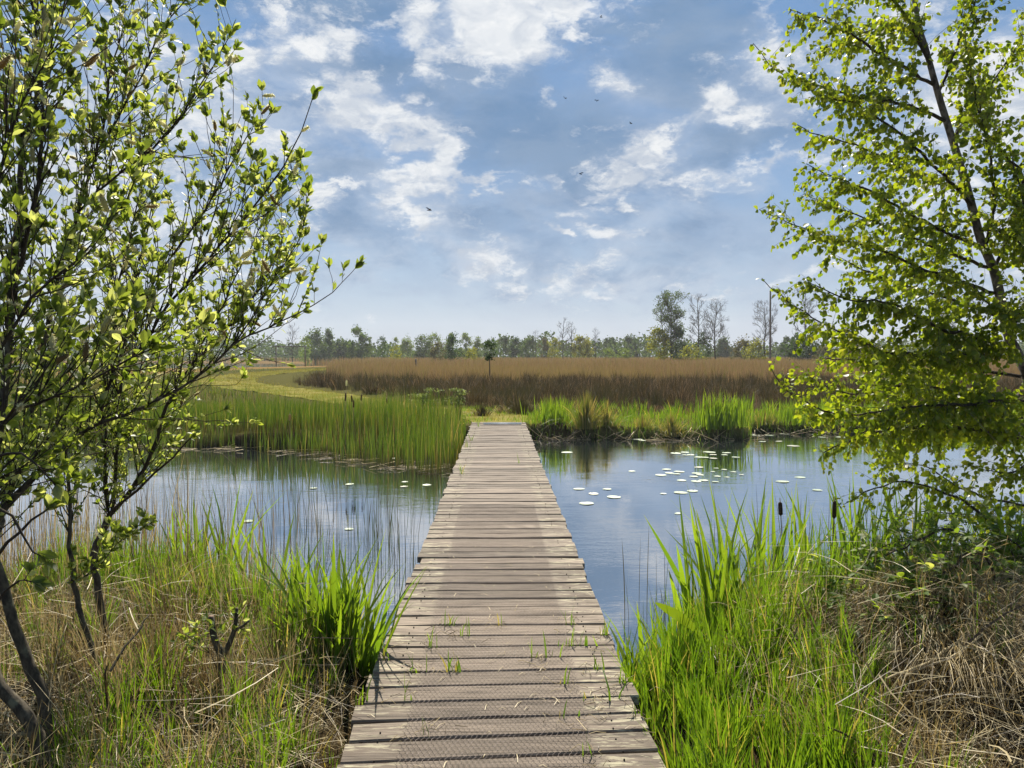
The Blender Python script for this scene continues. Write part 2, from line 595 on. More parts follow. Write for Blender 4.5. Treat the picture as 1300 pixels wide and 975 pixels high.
def water_mat():
    m, N, out = mat_new('pond_water')
    pos = N.new('ShaderNodeNewGeometry').outputs['Position']
    w1 = N.noise(N.vm('MULTIPLY', pos, (0.8, 2.4, 1)), 3.0, 3.0, 0.55, 0.4)
    w2 = N.noise(N.vm('MULTIPLY', pos, (1.0, 2.6, 1)), 14.0, 2.0, 0.5)
    calm = N.ss(N.noise(pos, 0.35, 3.0), 0.42, 0.62, 0.12, 1.0)
    h = N.m('MULTIPLY', N.m('ADD', w1, N.m('MULTIPLY', w2, 0.28)), calm)
    nb = bump(N, h, 0.11, 0.05)
    lw = N.new('ShaderNodeFresnel')
    lw.inputs['IOR'].default_value = 1.75
    N.l.new(nb, lw.inputs['Normal'])
    gl = N.new('ShaderNodeBsdfGlossy')
    gl.inputs['Roughness'].default_value = 0.025
    gl.inputs['Color'].default_value = (0.97, 0.98, 1.0, 1)
    N.l.new(nb, gl.inputs['Normal'])
    df = N.new('ShaderNodeBsdfDiffuse')
    df.inputs['Color'].default_value = (0.018, 0.024, 0.026, 1)
    mx = N.new('ShaderNodeMixShader')
    N.l.new(N.m('POWER', lw.outputs[0], 0.35), mx.inputs[0])
    N.l.new(df.outputs[0], mx.inputs[1])
    N.l.new(gl.outputs[0], mx.inputs[2])
    N.l.new(mx.outputs[0], out.inputs['Surface'])
    return m


def plank_mat():
    m, N, out = mat_new('weathered_wood')
    pos = N.new('ShaderNodeNewGeometry').outputs['Position']
    oi = N.new('ShaderNodeObjectInfo').outputs['Random']
    off = N.new('ShaderNodeCombineXYZ')
    N.l.new(N.m('MULTIPLY', oi, 37.0), off.inputs[0])
    N.l.new(N.m('MULTIPLY', oi, 11.0), off.inputs[2])
    p = N.vm('ADD', pos, off.outputs[0])
    grain = N.noise(N.vm('MULTIPLY', p, (2.2, 46.0, 20.0)), 1.6, 7.0, 0.65, 0.3)
    blot = N.noise(N.vm('MULTIPLY', p, (3.0, 9.0, 3.0)), 1.3, 6.0, 0.6)
    col = N.mix(N.ss(grain, 0.3, 0.7), (0.056, 0.044, 0.033), (0.272, 0.217, 0.166))
    col = N.mix(N.ss(blot, 0.36, 0.62, 0.0, 0.55), col, (0.205, 0.164, 0.128))
    tone = N.m('ADD', 0.66, N.m('MULTIPLY', oi, 0.56))
    col = N.vm('SCALE', col, scale=tone)
    # lichen keeps to the ends nobody walks on
    sep = N.new('ShaderNodeSeparateXYZ')
    N.l.new(pos, sep.inputs[0])
    edge = N.ss(N.m('ABSOLUTE', sep.outputs[0]), 0.36, 0.44)
    lich = N.m('MULTIPLY', N.ss(N.noise(N.vm('MULTIPLY', p, (5.0, 26.0, 10.0)), 1.7, 7.0, 0.7, 0.6), 0.50, 0.60), edge)
    lich = N.m('MULTIPLY', lich, N.ss(N.noise(N.vm('MULTIPLY', p, (0.2, 3.0, 1.0)), 1.5, 2.0), 0.36, 0.6))
    col = N.mix(N.m('MULTIPLY', lich, 0.62), col, (0.50, 0.46, 0.31))
    crack = N.ss(N.noise(N.vm('MULTIPLY', p, (1.3, 60.0, 5.0)), 1.2, 3.0, 0.5, 0.5), 0.62, 0.70)
    col = N.mix(N.m('MULTIPLY', crack, 0.75), col, (0.05, 0.038, 0.03))
    edge2 = N.m('MULTIPLY', edge, N.ss(N.noise(N.vm('MULTIPLY', p, (3, 12, 3)), 1.1, 5.0, 0.6), 0.5, 0.64, 0, 0.6))
    col = N.mix(edge2, col, (0.10, 0.075, 0.055))
    b = principled(N, col, 0.82, 0.25, bump(N, N.m('SUBTRACT', grain, N.m('MULTIPLY', crack, 0.8)), 0.85, 0.007))
    N.l.new(b.outputs[0], out.inputs['Surface'])
    return m


M = {
    'ground': ground_mat(), 'path': path_mat(), 'water': water_mat(), 'plank': plank_mat(),
    'beam': bark_mat('wet_timber', (0.035, 0.028, 0.022), (0.09, 0.07, 0.055), 18.0),
    'wire': plain_mat('rusty_wire', (0.12, 0.09, 0.07), (0.24, 0.19, 0.16), 40, 0.6, 0.4, 0.2),
    'plate': plain_mat('galvanised_mat', (0.42, 0.46, 0.50), (0.30, 0.33, 0.36), 30, 0.5, 0.5, 0.2),
    'willow': foliage_mat('willow_leaf', (0.075, 0.115, 0.022), (0.145, 0.185, 0.050), 0.60, (2.2, 2.0, 0.75), 0.42, 0.45, third=((0.25, 0.29, 0.17), 0.22)),
    'birch': foliage_mat('birch_leaf', (0.064, 0.104, 0.012), (0.138, 0.180, 0.024), 0.63, (2.35, 2.1, 0.5), 0.40, 0.45, third=((0.125, 0.145, 0.035), 0.10)),
    'bramble': foliage_mat('bramble_leaf', (0.07, 0.125, 0.020), (0.14, 0.20, 0.04), 0.5, (2.3, 2.1, 0.6), 0.55, 0.22, third=((0.24, 0.27, 0.15), 0.15)),
    'willow_bark': bark_mat('willow_bark', (0.030, 0.024, 0.017), (0.095, 0.078, 0.052), 38.0, (0.13, 0.125, 0.08)),
    'twig': bark_mat('twig_bark', (0.026, 0.020, 0.013), (0.065, 0.048, 0.030), 60.0),
    'birch_bark': bark_mat('birch_bark', (0.05, 0.038, 0.030), (0.22, 0.18, 0.15), 22.0, (0.05, 0.04, 0.035)),
    'cut': plain_mat('cut_wood', (0.20, 0.12, 0.07), (0.11, 0.065, 0.04), 60),
    'catkin': foliage_mat('catkin_fluff', (0.42, 0.42, 0.29), (0.66, 0.65, 0.50), 0.62, (1.7, 1.65, 1.3), 0.8, 0.1, third=((0.24, 0.19, 0.11), 0.2)),
    'iris': foliage_mat('iris_blade', (0.060, 0.115, 0.016), (0.105, 0.165, 0.025), 0.58, (2.2, 2.0, 0.5), 0.36, 0.5, tip=((0.16, 0.17, 0.04), 0.85)),
    'reed_green': foliage_mat('reed_green', (0.040, 0.084, 0.011), (0.098, 0.140, 0.022), 0.40, (1.75, 1.65, 0.55), 0.45, 0.4, third=((0.20, 0.17, 0.075), 0.09), root=((0.035, 0.026, 0.014), 0.6)),  # root: dark brown painted up the lower blades for the shade inside the bed
    'grass': foliage_mat('fresh_grass', (0.075, 0.150, 0.014), (0.135, 0.215, 0.026), 0.50, (1.8, 1.7, 0.5), 0.45, 0.4, third=((0.28, 0.24, 0.11), 0.07)),
    'straw': foliage_mat('dry_straw', (0.22, 0.170, 0.078), (0.56, 0.46, 0.265), 0.24, (1.4, 1.25, 0.85), 0.5, 0.35, third=((0.075, 0.050, 0.024), 0.26)),
    'stalk': foliage_mat('dead_reed_stalk', (0.15, 0.11, 0.06), (0.36, 0.27, 0.15), 0.15, (1.2, 1.1, 0.9), 0.5, 0.35, third=((0.06, 0.085, 0.03), 0.25)),
    'stalk_dark': foliage_mat('dark_stalk', (0.05, 0.05, 0.03), (0.11, 0.10, 0.05), 0.15, (1.2, 1.1, 0.9), 0.5, 0.35, third=((0.08, 0.12, 0.03), 0.3)),
    'rush': foliage_mat('brown_rush', (0.034, 0.031, 0.013), (0.100, 0.077, 0.032), 0.22, (1.3, 1.05, 0.8), 0.6, 0.25, third=((0.23, 0.17, 0.10), 0.17), patch=((0.055, 0.060, 0.020), 0.22, 0.85)),
    'reed_dry': foliage_mat('tawny_reed', (0.18, 0.125, 0.060), (0.29, 0.205, 0.112), 0.32, (1.2, 1.1, 0.9), 0.6, 0.2, third=((0.20, 0.19, 0.06), 0.15), patch=((0.25, 0.200, 0.075), 0.03, 0.6)),
    'tussock': foliage_mat('sedge', (0.085, 0.125, 0.025), (0.19, 0.18, 0.06), 0.42, (1.6, 1.5, 0.6), 0.5, 0.3, third=((0.32, 0.25, 0.12), 0.28)),
    'turf_blade': foliage_mat('turf_blade', (0.13, 0.135, 0.022), (0.25, 0.215, 0.06), 0.35, (1.4, 1.3, 0.5), 0.9, 0.05),
    'dock': foliage_mat('dock_leaf', (0.055, 0.095, 0.012), (0.075, 0.120, 0.016), 0.5, (2.0, 1.8, 0.5), 0.4, 0.4),
    'umbel': foliage_mat('umbel', (0.10, 0.13, 0.04), (0.20, 0.23, 0.09), 0.4, (1.3, 1.3, 0.8), 0.6, 0.2),
    'pad': None,
    'cattail': plain_mat('cattail_felt', (0.035, 0.022, 0.014), (0.07, 0.042, 0.025), 80, 0.9, 0.1),
    'post': bark_mat('grey_post', (0.09, 0.075, 0.06), (0.17, 0.145, 0.12), 12.0),
    'far_bark': bark_mat('far_bark', (0.040, 0.034, 0.024), (0.075, 0.064, 0.045), 3.0),
    'insect': plain_mat('fly_body', (0.015, 0.013, 0.012), (0.03, 0.026, 0.022), 200, 0.9, 0.05),
}
FAR = {
    'dark': foliage_mat('far_dark', (0.020, 0.045, 0.012), (0.045, 0.080, 0.020), 0.4, (1.6, 1.6, 0.7), 0.7, 0.15),
    'mid': foliage_mat('far_mid', (0.042, 0.075, 0.020), (0.080, 0.115, 0.032), 0.45, (1.6, 1.6, 0.7), 0.7, 0.15),
    'pale': foliage_mat('far_pale', (0.080, 0.120, 0.032), (0.130, 0.170, 0.055), 0.5, (1.6, 1.6, 0.7), 0.7, 0.15),
    'yellow': foliage_mat('far_yellow', (0.110, 0.130, 0.018), (0.190, 0.200, 0.030), 0.5, (1.7, 1.6, 0.6), 0.7, 0.15),
    'olive': foliage_mat('far_olive', (0.075, 0.080, 0.030), (0.125, 0.115, 0.050), 0.35, (1.3, 1.2, 0.7), 0.7, 0.15),
    'wood': foliage_mat('far_wood', (0.032, 0.058, 0.020), (0.065, 0.095, 0.034), 0.4, (1.5, 1.5, 0.8), 0.8, 0.1),
}


def pad_mat():
    m, N, out = mat_new('lily_pad_leaf')
    oi = N.new('ShaderNodeObjectInfo').outputs['Random']
    pos = N.new('ShaderNodeNewGeometry').outputs['Position']
    n = N.noise(pos, 18.0, 4.0)
    col = N.mix(N.ss(n, 0.3, 0.7), (0.10, 0.17, 0.05), (0.20, 0.26, 0.10))
    col = N.mix(N.m('MULTIPLY', N.ss(oi, 0.7, 0.9), 0.5), col, (0.20, 0.13, 0.06))
    p = principled(N, col, 0.42, 1.0, bump(N, n, 0.25, 0.004))
    p.inputs['IOR'].default_value = 1.7
    p.inputs['Coat Weight'].default_value = 0.6
    p.inputs['Coat Roughness'].default_value = 0.35
    p.inputs['Coat IOR'].default_value = 1.7
    N.l.new(p.outputs[0], out.inputs['Surface'])
    return m


M['pad'] = pad_mat()


# ---------------------------------------------------------------- terrain
def sst(a, b, x):
    t = np.clip((x - a) / (b - a), 0, 1)
    return t * t * (3 - 2 * t)


def near_shore(x):
    return np.interp(x, [-60, -8, -3.2, -1.6, -0.8, 0.8, 1.3, 2.4, 3.5, 4.3, 60], [7.5, 6.9, 6.3, 5.3, 4.55, 4.3, 4.9, 5.7, 6.0, 7.0, 7.5])


def far_shore(x):
    return np.interp(x, [-60, -9, -4.5, -2.2, -0.9, 0.7, 6.0, 6.6, 60], [18.5, 17.4, 16.4, 15.3, 17.6, 18.3, 18.3, 19.6, 22.0])


def wob(x, y):
    return (np.sin(x * 2.3 + y * 1.1) + np.sin(x * 0.9 - y * 2.7 + 1.3) + np.sin(x * 5.1 + y * 4.3 + .4) * 0.5) / 2.5


def lake_d(x, y):
    """>0 inside the far lake"""
    return 1.0 - np.sqrt(((x + 105) / 74) ** 2 + ((y - 150) / 78) ** 2)


def hgt(x, y):
    x = np.asarray(x, float)
    y = np.asarray(y, float)
    w = wob(x, y)
    dn = near_shore(x) - y + 0.12 * w
    df = y - far_shore(x) + 0.15 * w
    land = np.maximum(sst(-0.55, 0.45, dn), sst(-0.35, 0.30, df))
    land = land * (1 - sst(-0.03, 0.03, lake_d(x, y)))
    top = 0.27 + 0.05 * w + 0.06 * sst(0.3, 3, df)
    # the dry mound on the right, a low swell on the left
    top = top + 0.46 * np.exp(-((x - 2.5) / 0.8) ** 2 - ((y - 4.05) / 0.75) ** 2)
    top = top + 0.10 * np.exp(-((x + 2.3) / 1.0) ** 2 - ((y - 5.0) / 0.9) ** 2)
    under = np.abs(x) < 0.8
    top = np.where(under & (y < 8), np.minimum(top, 0.20), top)
    top = np.where((np.abs(x) < 1.6) & (y > 18) & (y < 24), 0.36, top)
    return -0.55 + (top + 0.55) * land


def spaced(lo, hi, c, fine, grow):
    a = [c]
    s = fine
    while a[-1] < hi:
        a.append(a[-1] + s)
        if a[-1] > c + 8:
            s *= grow
    b = [c]
    s = fine
    while b[-1] > lo:
        b.append(b[-1] - s)
        if b[-1] < c - 8:
            s *= grow
    return np.array(sorted(set(b[1:] + a)))


xs = spaced(-600, 600, 0.0, 0.16, 1.07)
ys_ = spaced(-40, 640, 12.0, 0.14, 1.055)
GX, GY = np.meshgrid(xs, ys_)
GZ = hgt(GX, GY)
nx, ny = len(xs), len(ys_)
idx = np.arange(nx * ny).reshape(ny, nx)
gq = np.stack([idx[:-1, :-1], idx[:-1, 1:], idx[1:, 1:], idx[1:, :-1]], -1).reshape(-1, 4)
PATH = np.array([(0.05, 18.4, .7), (0.0, 20.2, 1.0), (-1.3, 22.6, 1.1), (-4.4, 27.0, 1.5), (-8.4, 33.6, 1.9), (-13, 41, 2.1), (-17.6, 50, 2.4), (-21.2, 64, 2.6), (-22.4, 80, 3),
                 (-20.4, 100, 3.4), (-13.2, 118, 3.6), (-3, 128, 3.6)])
PATH[2:, 2] *= .74
PATHC = catmull(PATH, 0.8)


def path_dist(x, y):
    x = np.asarray(x, float)
    y = np.asarray(y, float)
    best = np.full(x.shape, 1e9)
    for px, py, w in PATHC[::2]:
        best = np.minimum(best, np.hypot(x - px, y - py) - w)
    return best


col = np.zeros((ny, nx, 4))
col[..., 3] = 1
soil = np.array([0.028, 0.021, 0.013])
litter = np.array([0.060, 0.044, 0.024])
heath = np.array([0.055, 0.042, 0.026])
tawny = np.array([0.22, 0.145, 0.062])
mud = np.array([0.030, 0.026, 0.020])
fgreen = np.array([0.11, 0.12, 0.035])
mixn = (wob(GX * 0.7, GY * 0.7) * 0.5 + 0.5)[..., None]
base_c = litter * mixn + soil * (1 - mixn)
base_c = np.where((GY > 17)[..., None], fgreen * mixn + litter * (1 - mixn), base_c)
base_c = np.where(((GY > 21.5) & (GX > -9))[..., None], heath, base_c)
base_c = np.where((GY > 46)[..., None], tawny, base_c)
base_c = np.where(((GY > 20) & (path_dist(GX, GY) < 7))[..., None] & ~((GY > 21.5) & (GX > 1.5) & (GY < 46))[..., None], fgreen * .5 + litter * .6, base_c)
base_c = np.where((GZ < 0.06)[..., None], mud, base_c)
col[..., :3] = base_c
ground = build('ground', np.stack([GX, GY, GZ], -1).reshape(-1, 3), [gq], M['ground'], attrs={'gcol': col.reshape(-1, 4)}, smooth=True)
tag(ground, 'marshy earth banks with dry grass litter around the pond', kind='structure')

# the water surface
wx = np.array([-620, -60, -12, -4, 0, 4, 12, 60, 620.])
wy = np.array([-60, 4, 8, 12, 16, 20, 60, 250, 660.])
WX, WY = np.meshgrid(wx, wy)
wi = np.arange(81).reshape(9, 9)
water = build('water', np.stack([WX, WY, 0 * WX], -1).reshape(-1, 3),
              [np.stack([wi[:-1, :-1], wi[:-1, 1:], wi[1:, 1:], wi[1:, :-1]], -1).reshape(-1, 4)], M['water'])
tag(water, 'still pond water reflecting blue sky and white cloud', kind='structure')

# mown path curving away behind the reeds
g = Geo()
tn = norm(np.gradient(PATHC[:, :2], axis=0))
nr = np.stack([-tn[:, 1], tn[:, 0]], 1)
K = 7
off = np.linspace(-1, 1, K)
pv = PATHC[:, None, :2] + nr[:, None, :] * (off[None, :, None] * PATHC[:, None, 2:3])
pv = pv + 0.08 * wob(pv[..., 0] * 2, pv[..., 1] * 2)[..., None]
pz = hgt(pv[..., 0], pv[..., 1]) + 0.02
g.add(np.concatenate([pv, pz[..., None]], -1).reshape(-1, 3),
      [np.stack([np.arange(len(PATHC) * K).reshape(-1, K)[s0, s1] for s0, s1 in (((slice(None, -1)), slice(None, -1)), (slice(None, -1), slice(1, None)), (slice(1, None), slice(1, None)), (slice(1, None), slice(None, -1)))], -1).reshape(-1, 4)])
pth = g.obj('path', M['path'], smooth=True)
tag(pth, 'pale mown grass path curving left behind the reed bed', kind='structure')

# ---------------------------------------------------------------- boardwalk
DECK = 0.40
board = thing('boardwalk', (0, 1.0, DECK), 'long straight wooden boardwalk of weathered cross planks over the pond', 'boardwalk')
BB = np.array([0, 1.0, DECK])


def plank_mesh(seed):
    r = np.random.default_rng(seed)
    L, Wd, T = 1.28, 0.158, 0.045
    nseg = 4
    V, F = [], []
    for i in range(nseg + 1):
        x = -L / 2 + L * i / nseg
        w0, w1 = Wd / 2 + r.normal(0, 0.0016), Wd / 2 + r.normal(0, 0.0016)
        z = r.normal(0, 0.0018)
        V += [(x, -w0, -T), (x, -w0, z - 0.007), (x, -w0 + 0.006, z), (x, w1 - 0.006, z), (x, w1, z - 0.007), (x, w1, -T)]
    for i in range(nseg):
        for j in range(6):
            a, b = i * 6 + j, i * 6 + (j + 1) % 6
            F.append((a, a + 6, b + 6, b))
    e = nseg * 6
    me = bpy.data.meshes.new('plank')
    me.from_pydata(V, [], F + [tuple(range(6))] + [tuple(reversed(range(e, e + 6)))])
    me.materials.append(M['plank'])
    me.update()
    return me


PM = [plank_mesh(s) for s in range(8)]
PITCH_P = 0.168
ny_pl = int((18.55 - 1.0) / PITCH_P)
for i in range(ny_pl):
    y = 1.0 + (i + 0.5) * PITCH_P
    o = bpy.data.objects.new('plank', PM[int(R.integers(0, 8))])
    link(o, board)
    fan = math.radians(3.6) * min(1.0, max(0.0, (4.45 - y) / 1.2))
    old = 1 if R.uniform() < 0.2 else 0
    o.location = (R.normal(0, 0.008), y - 1.0 + R.normal(0, 0.0015), R.normal(0, 0.0022) - 0.002 * old)
    o.rotation_euler = (R.normal(0, 0.007), R.normal(0, 0.0015), fan + R.normal(0, 0.0022))
    o.scale = (1 + R.normal(0, 0.006), 0.962 + R.normal(0, 0.014), 1)
    if R.uniform() < .5:
        o.scale.x *= -1
        o.scale.y *= -1


def box(g, c, s):
    c = np.array(c, float)
    s = np.array(s, float) / 2
    v = np.array([(x, y, z) for x in (-1, 1) for y in (-1, 1) for z in (-1, 1)]) * s + c
    g.add(v, [np.array([(0, 1, 3, 2), (4, 6, 7, 5), (0, 4, 5, 1), (2, 3, 7, 6), (0, 2, 6, 4), (1, 5, 7, 3)])])


for x in (-0.5, 0.0, 0.5):
    g = Geo()
    box(g, (x, 9.8, DECK - 0.045 - 0.075 - 0.012), (0.075, 17.4, 0.15))
    g.obj('beam', M['beam'], board, BB)
pst = Geo()
postmesh = None
for y in np.arange(2.2, 18.5, 2.3):
    for x in (-0.44, 0.44):
        pth_ = np.array([[(x, y, -0.6), (x, y, -0.1), (x, y, DECK - 0.06)]])
        V, P = tubes(pth_, np.full((1, 3), 0.055), 8)
        if postmesh is None:
            po = build('post', V - np.array([x, y, 0]), P, M['beam'], board)
            postmesh = po.data
        else:
            po = link(bpy.data.objects.new('post', postmesh), board)
        po.location = (x, y - 1.0, -DECK)

nl = Geo()
for i in range(ny_pl):
    for x in (-0.5, 0.5):
        for dy in (-.045, .045):
            if R.uniform() < .45:
                continue
            c = np.array([x + R.normal(0, .008), 1.0 + (i + .5) * PITCH_P + dy + R.normal(0, .006), DECK + 0.0035])
            a = np.arange(6) * np.pi / 3
            V = np.concatenate([c[None] + np.stack([np.cos(a) * .0036, np.sin(a) * .0036, 0 * a], 1), c[None] + np.stack([np.cos(a) * .004, np.sin(a) * .004, 0 * a - .006], 1)])
            nl.add(V, [np.arange(6)[None], np.array([(k, k + 6, (k + 1) % 6 + 6, (k + 1) % 6) for k in range(6)])])
tag(nl.obj('nail_heads', M['insect'], board, BB), kind='stuff')

# hexagonal wire netting stapled along the middle, sagging into the gaps
g = Geo()
cx_, cyl = 0.022, 0.026
segs = []
ncol = int(0.80 / cx_)
nrow = int((8.2 - 1.6) / cyl)
for r_ in range(nrow):
    for c_ in range(ncol):
        x = -0.40 + (c_ + (0.5 if r_ % 2 else 0)) * cx_
        y = 1.6 + r_ * cyl
        a = (x, y)
        segs.append((a, (x, y + cyl * 0.45)))
        segs.append(((x, y + cyl * 0.45), (x + cx_ / 2, y + cyl)))
        segs.append(((x, y + cyl * 0.45), (x - cx_ / 2, y + cyl)))
S = np.array(segs)
S = S + 0.0
fanv = lambda y: np.radians(3.6) * np.clip((4.45 - y) / 1.2, 0, 1)
dirs = S[:, 1] - S[:, 0]
ln = np.linalg.norm(dirs, axis=1, keepdims=True)
nrm = np.stack([-dirs[:, 1], dirs[:, 0]], 1) / ln * 0.0008
zz = DECK + 0.0055 + 0.002 * np.sin(S[:, 0, 0] * 31 + S[:, 0, 1] * 17)
Vw = np.zeros((len(S), 4, 3))
Vw[:, 0, :2], Vw[:, 1, :2], Vw[:, 2, :2], Vw[:, 3, :2] = S[:, 0] - nrm, S[:, 0] + nrm, S[:, 1] + nrm, S[:, 1] - nrm
Vw[:, :, 2] = zz[:, None]
Vw[:, 1:3, 2] += 0.0012
g.add(Vw.reshape(-1, 3), [np.arange(len(S) * 4).reshape(-1, 4)])
wn = g.obj('wire_netting', M['wire'], board, BB)
tag(wn, kind='stuff')
g = Geo()
nb_ = 26
for k in range(nb_):
    box(g, (-0.36 + 0.84 * k / (nb_ - 1) + 0.03, 18.05, DECK + 0.008), (0.026, 0.40, 0.008))
for k in range(6):
    box(g, (0.09, 17.88 + 0.068 * k, DECK + 0.0145), (0.90, 0.012, 0.004))
g.obj('end_mat', M['plate'], board, BB)


# ---------------------------------------------------------------- loose vegetation
def scatter(n, x0, x1, y0, y1, keep, over=3.0):
    x = R.uniform(x0, x1, int(n * over))
    y = R.uniform(y0, y1, int(n * over))
    k = keep(x, y)
    x, y = x[k][:n], y[k][:n]
    return np.stack([x, y, hgt(x, y) - 0.01], 1)


def clumpy(x, y, s=1.0, seed=0.0):
    return np.sin(x * 3.1 * s + seed) * np.sin(y * 2.7 * s + 1.7 * seed) + np.sin(x * 7.3 * s - y * 5.9 * s + seed) * 0.6


def lean_(n, amt, bias=(0, 0)):
    a = R.uniform(0, 2 * np.pi, n)
    r = np.abs(R.normal(0, amt, n))
    return np.stack([np.cos(a) * r + bias[0], np.sin(a) * r + bias[1]], 1)


def lying(g, P, L, W_, zlift, pitch=0.25, curve=0.25):
    """fallen stems criss-crossing: ribbons along random near-level directions"""
    n = len(P)
    a = R.uniform(0, 2 * np.pi, n)
    pt = R.normal(0, pitch, n)
    d = np.stack([np.cos(a) * np.cos(pt), np.sin(a) * np.cos(pt), np.sin(pt)], 1)
    side = np.stack([-np.sin(a), np.cos(a), R.normal(0, .5, n)], 1)
    bow = np.stack([-np.sin(a), np.cos(a), np.zeros(n)], 1) * R.normal(0, curve, n)[:, None] + np.array([0, 0, 1]) * R.uniform(0, curve, n)[:, None]
    V = np.zeros((n, 8, 3))
    T = np.zeros((n, 8))
    fat = np.where(R.uniform(0, 1, n) < .07, 1.7, 1.0) * R.uniform(.6, 1.0, n)
    for i in range(4):
        t = i / 3
        c = P + d * ((t - .5) * L)[:, None] + bow * (L * (t - t * t))[:, None]
        c[:, 2] += zlift
        gz = hgt(c[:, 0], c[:, 1]) + 0.005
        c[:, 2] = np.maximum(c[:, 2], gz)
        w = (W_ * (1 - 0.5 * t) * .5 * fat)[:, None]
        V[:, 2 * i] = c - side * w
        V[:, 2 * i + 1] = c + side * w
        T[:, 2 * i:2 * i + 2] = t
    o = (np.arange(n) * 8)[:, None]
    q = np.concatenate([o + np.array([2 * i, 2 * i + 1, 2 * i + 3, 2 * i + 2]) for i in range(3)])
    g.add(V.reshape(-1, 3), [q], tint=np.repeat(R.uniform(0, 1, n), 8), t=T.ravel())


def off_deck(x, y):
    return np.abs(x) > 0.67


# -- near left bank
straw = Geo()
kl = lambda x, y: (y < near_shore(x) + 0.1) & (x < -0.72)
P = scatter(4500, -4.2, -0.7, 2.0, 7.2, lambda x, y: kl(x, y) & (clumpy(x, y, 1.0) + R.normal(0, .5, x.shape) > -0.25))
add_blades(straw, P, R.uniform(0.18, 0.55, len(P)) * R.uniform(.6, 1.15, len(P)), R.uniform(0.002, 0.0048, len(P)), lean_(len(P), 0.28), 3, R.uniform(0, .35, len(P)))
P = scatter(12000, -4.2, -0.7, 2.0, 7.2, lambda x, y: kl(x, y) & (clumpy(x, y, 1.4, 2.5) + R.normal(0, .5, x.shape) > -.3))
lying(straw, P, R.uniform(0.12, 0.42, len(P)), R.uniform(0.002, 0.0046, len(P)), R.exponential(0.08, len(P)), 0.32, 0.25)
# tan reeds standing at the water's edge on the left
P = scatter(1500, -5.0, -1.5, 5.2, 7.6, lambda x, y: (y > near_shore(x) - 0.9) & (y < near_shore(x) + 0.9))
add_blades(straw, P, R.uniform(0.5, 1.15, len(P)), R.uniform(0.003, 0.007, len(P)), lean_(len(P), 0.10, (.03, 0)), 3, R.uniform(0, .1, len(P)))
# -- near right bank: mound of flattened straw
kr = lambda x, y: (y < near_shore(x) + 0.1) & (x > 0.72)
kb = lambda x, y: kr(x, y) & (x > 1.30 + 0.25 * np.sin(y * 3))
P = scatter(12000, 1.1, 4.6, 2.2, 5.6, kb)
lying(straw, P, R.uniform(0.12, 0.42, len(P)), R.uniform(0.002, 0.005, len(P)), R.exponential(0.10, len(P)), 0.5, 0.35)
P = scatter(3500, 1.1, 4.6, 2.2, 5.6, lambda x, y: kb(x, y) & (clumpy(x, y, 1.3, 2.) + R.normal(0, .4, x.shape) > 0.0))
ln_ = lean_(len(P), 0.35, (-.12, -.12))
add_blades(straw, P, R.uniform(0.2, 0.5, len(P)), R.uniform(0.002, 0.005, len(P)), ln_, 4, R.uniform(0, .6, len(P)))
# drooping skirt of dead grass over the mound
P = scatter(5000, 1.9, 3.4, 3.3, 4.8, lambda x, y: np.exp(-((x - 2.55) / 0.7) ** 2 - ((y - 4.15) / 0.7) ** 2) > 0.25)
dv = np.stack([P[:, 0] - 2.55, P[:, 1] - 4.35], 1)
add_blades(straw, P, R.uniform(0.25, 0.5, len(P)), R.uniform(0.002, 0.005, len(P)), dv * R.uniform(.6, 1.5, len(P))[:, None] + lean_(len(P), .25), 4, R.uniform(.5, 1.25, len(P)))

gr = Geo()


def tufts(g, n, x0, x1, y0, y1, keep, nb, h, w, sp, lean, droop=.3, over=4.0):
    """grass grows in tufts: each blade leans out from the middle of its own"""
    Cn = scatter(n, x0, x1, y0, y1, keep, over)
    i = np.repeat(np.arange(len(Cn)), R.integers(int(nb * .5), int(nb * 1.5), len(Cn)))
    m = len(i)
    rr, aa = np.sqrt(R.uniform(0, 1, m)), R.uniform(0, 2 * np.pi, m)
    dxy = np.stack([np.cos(aa), np.sin(aa)], 1) * rr[:, None]
    P = Cn[i].copy()
    P[:, :2] += dxy * sp
    P = P[:]
    hs = R.uniform(.6, 1.25, len(Cn))[i]
    tb = R.uniform(.1, .9, len(Cn))[i]
    ok = np.abs(P[:, 0]) > .66
    tilt = R.normal(0, .08, (len(Cn), 2))[i]
    v = dict(droop=(rr * R.uniform(0, droop, m))[ok], tint=np.clip(tb + R.normal(0, .22, m), 0, .999)[ok])
    add_blades(g, P[ok], (R.uniform(h[0], h[1], m) * hs * (1.08 - .3 * rr))[ok], (R.uniform(w[0], w[1], m))[ok], (dxy * lean + tilt + lean_(m, .09))[ok], 4, **v)


tufts(gr, 230, -4.2, -0.75, 2.0, 7.0, lambda x, y: kl(x, y) & (clumpy(x, y, 1.1, 4.) + R.normal(0, .5, x.shape) > .1), 20, (.14, .38), (.004, .008), .07, .38)
tufts(gr, 190, -3.4, -0.75, 4.0, 7.0, lambda x, y: (y < near_shore(x) + 0.25) & (y > near_shore(x) - 0.9), 26, (.25, .52), (.005, .010), .08, .26)
tufts(gr, 90, -1.9, -0.78, 2.3, 5.0, kl, 22, (.16, .38), (.005, .009), .07, .35)
tufts(gr, 130, -1.25, -0.70, 2.2, 4.6, kl, 14, (.05, .16), (.003, .006), .05, .5)
ka = lambda x, y: (y < near_shore(x) + 0.15) & (x > 0.70) & (x < 1.62 + 0.15 * np.sin(y * 4)) & (y > 1.9)
tufts(gr, 330, 0.68, 1.8, 1.9, 5.2, ka, 30, (.17, .40), (.005, .010), .06, .30)
tufts(gr, 110, 0.95, 4.6, 3.9, 6.5, lambda x, y: (y < near_shore(x) + 0.25) & (y > near_shore(x) - 1.1), 26, (.28, .62), (.005, .010), .08, .26)
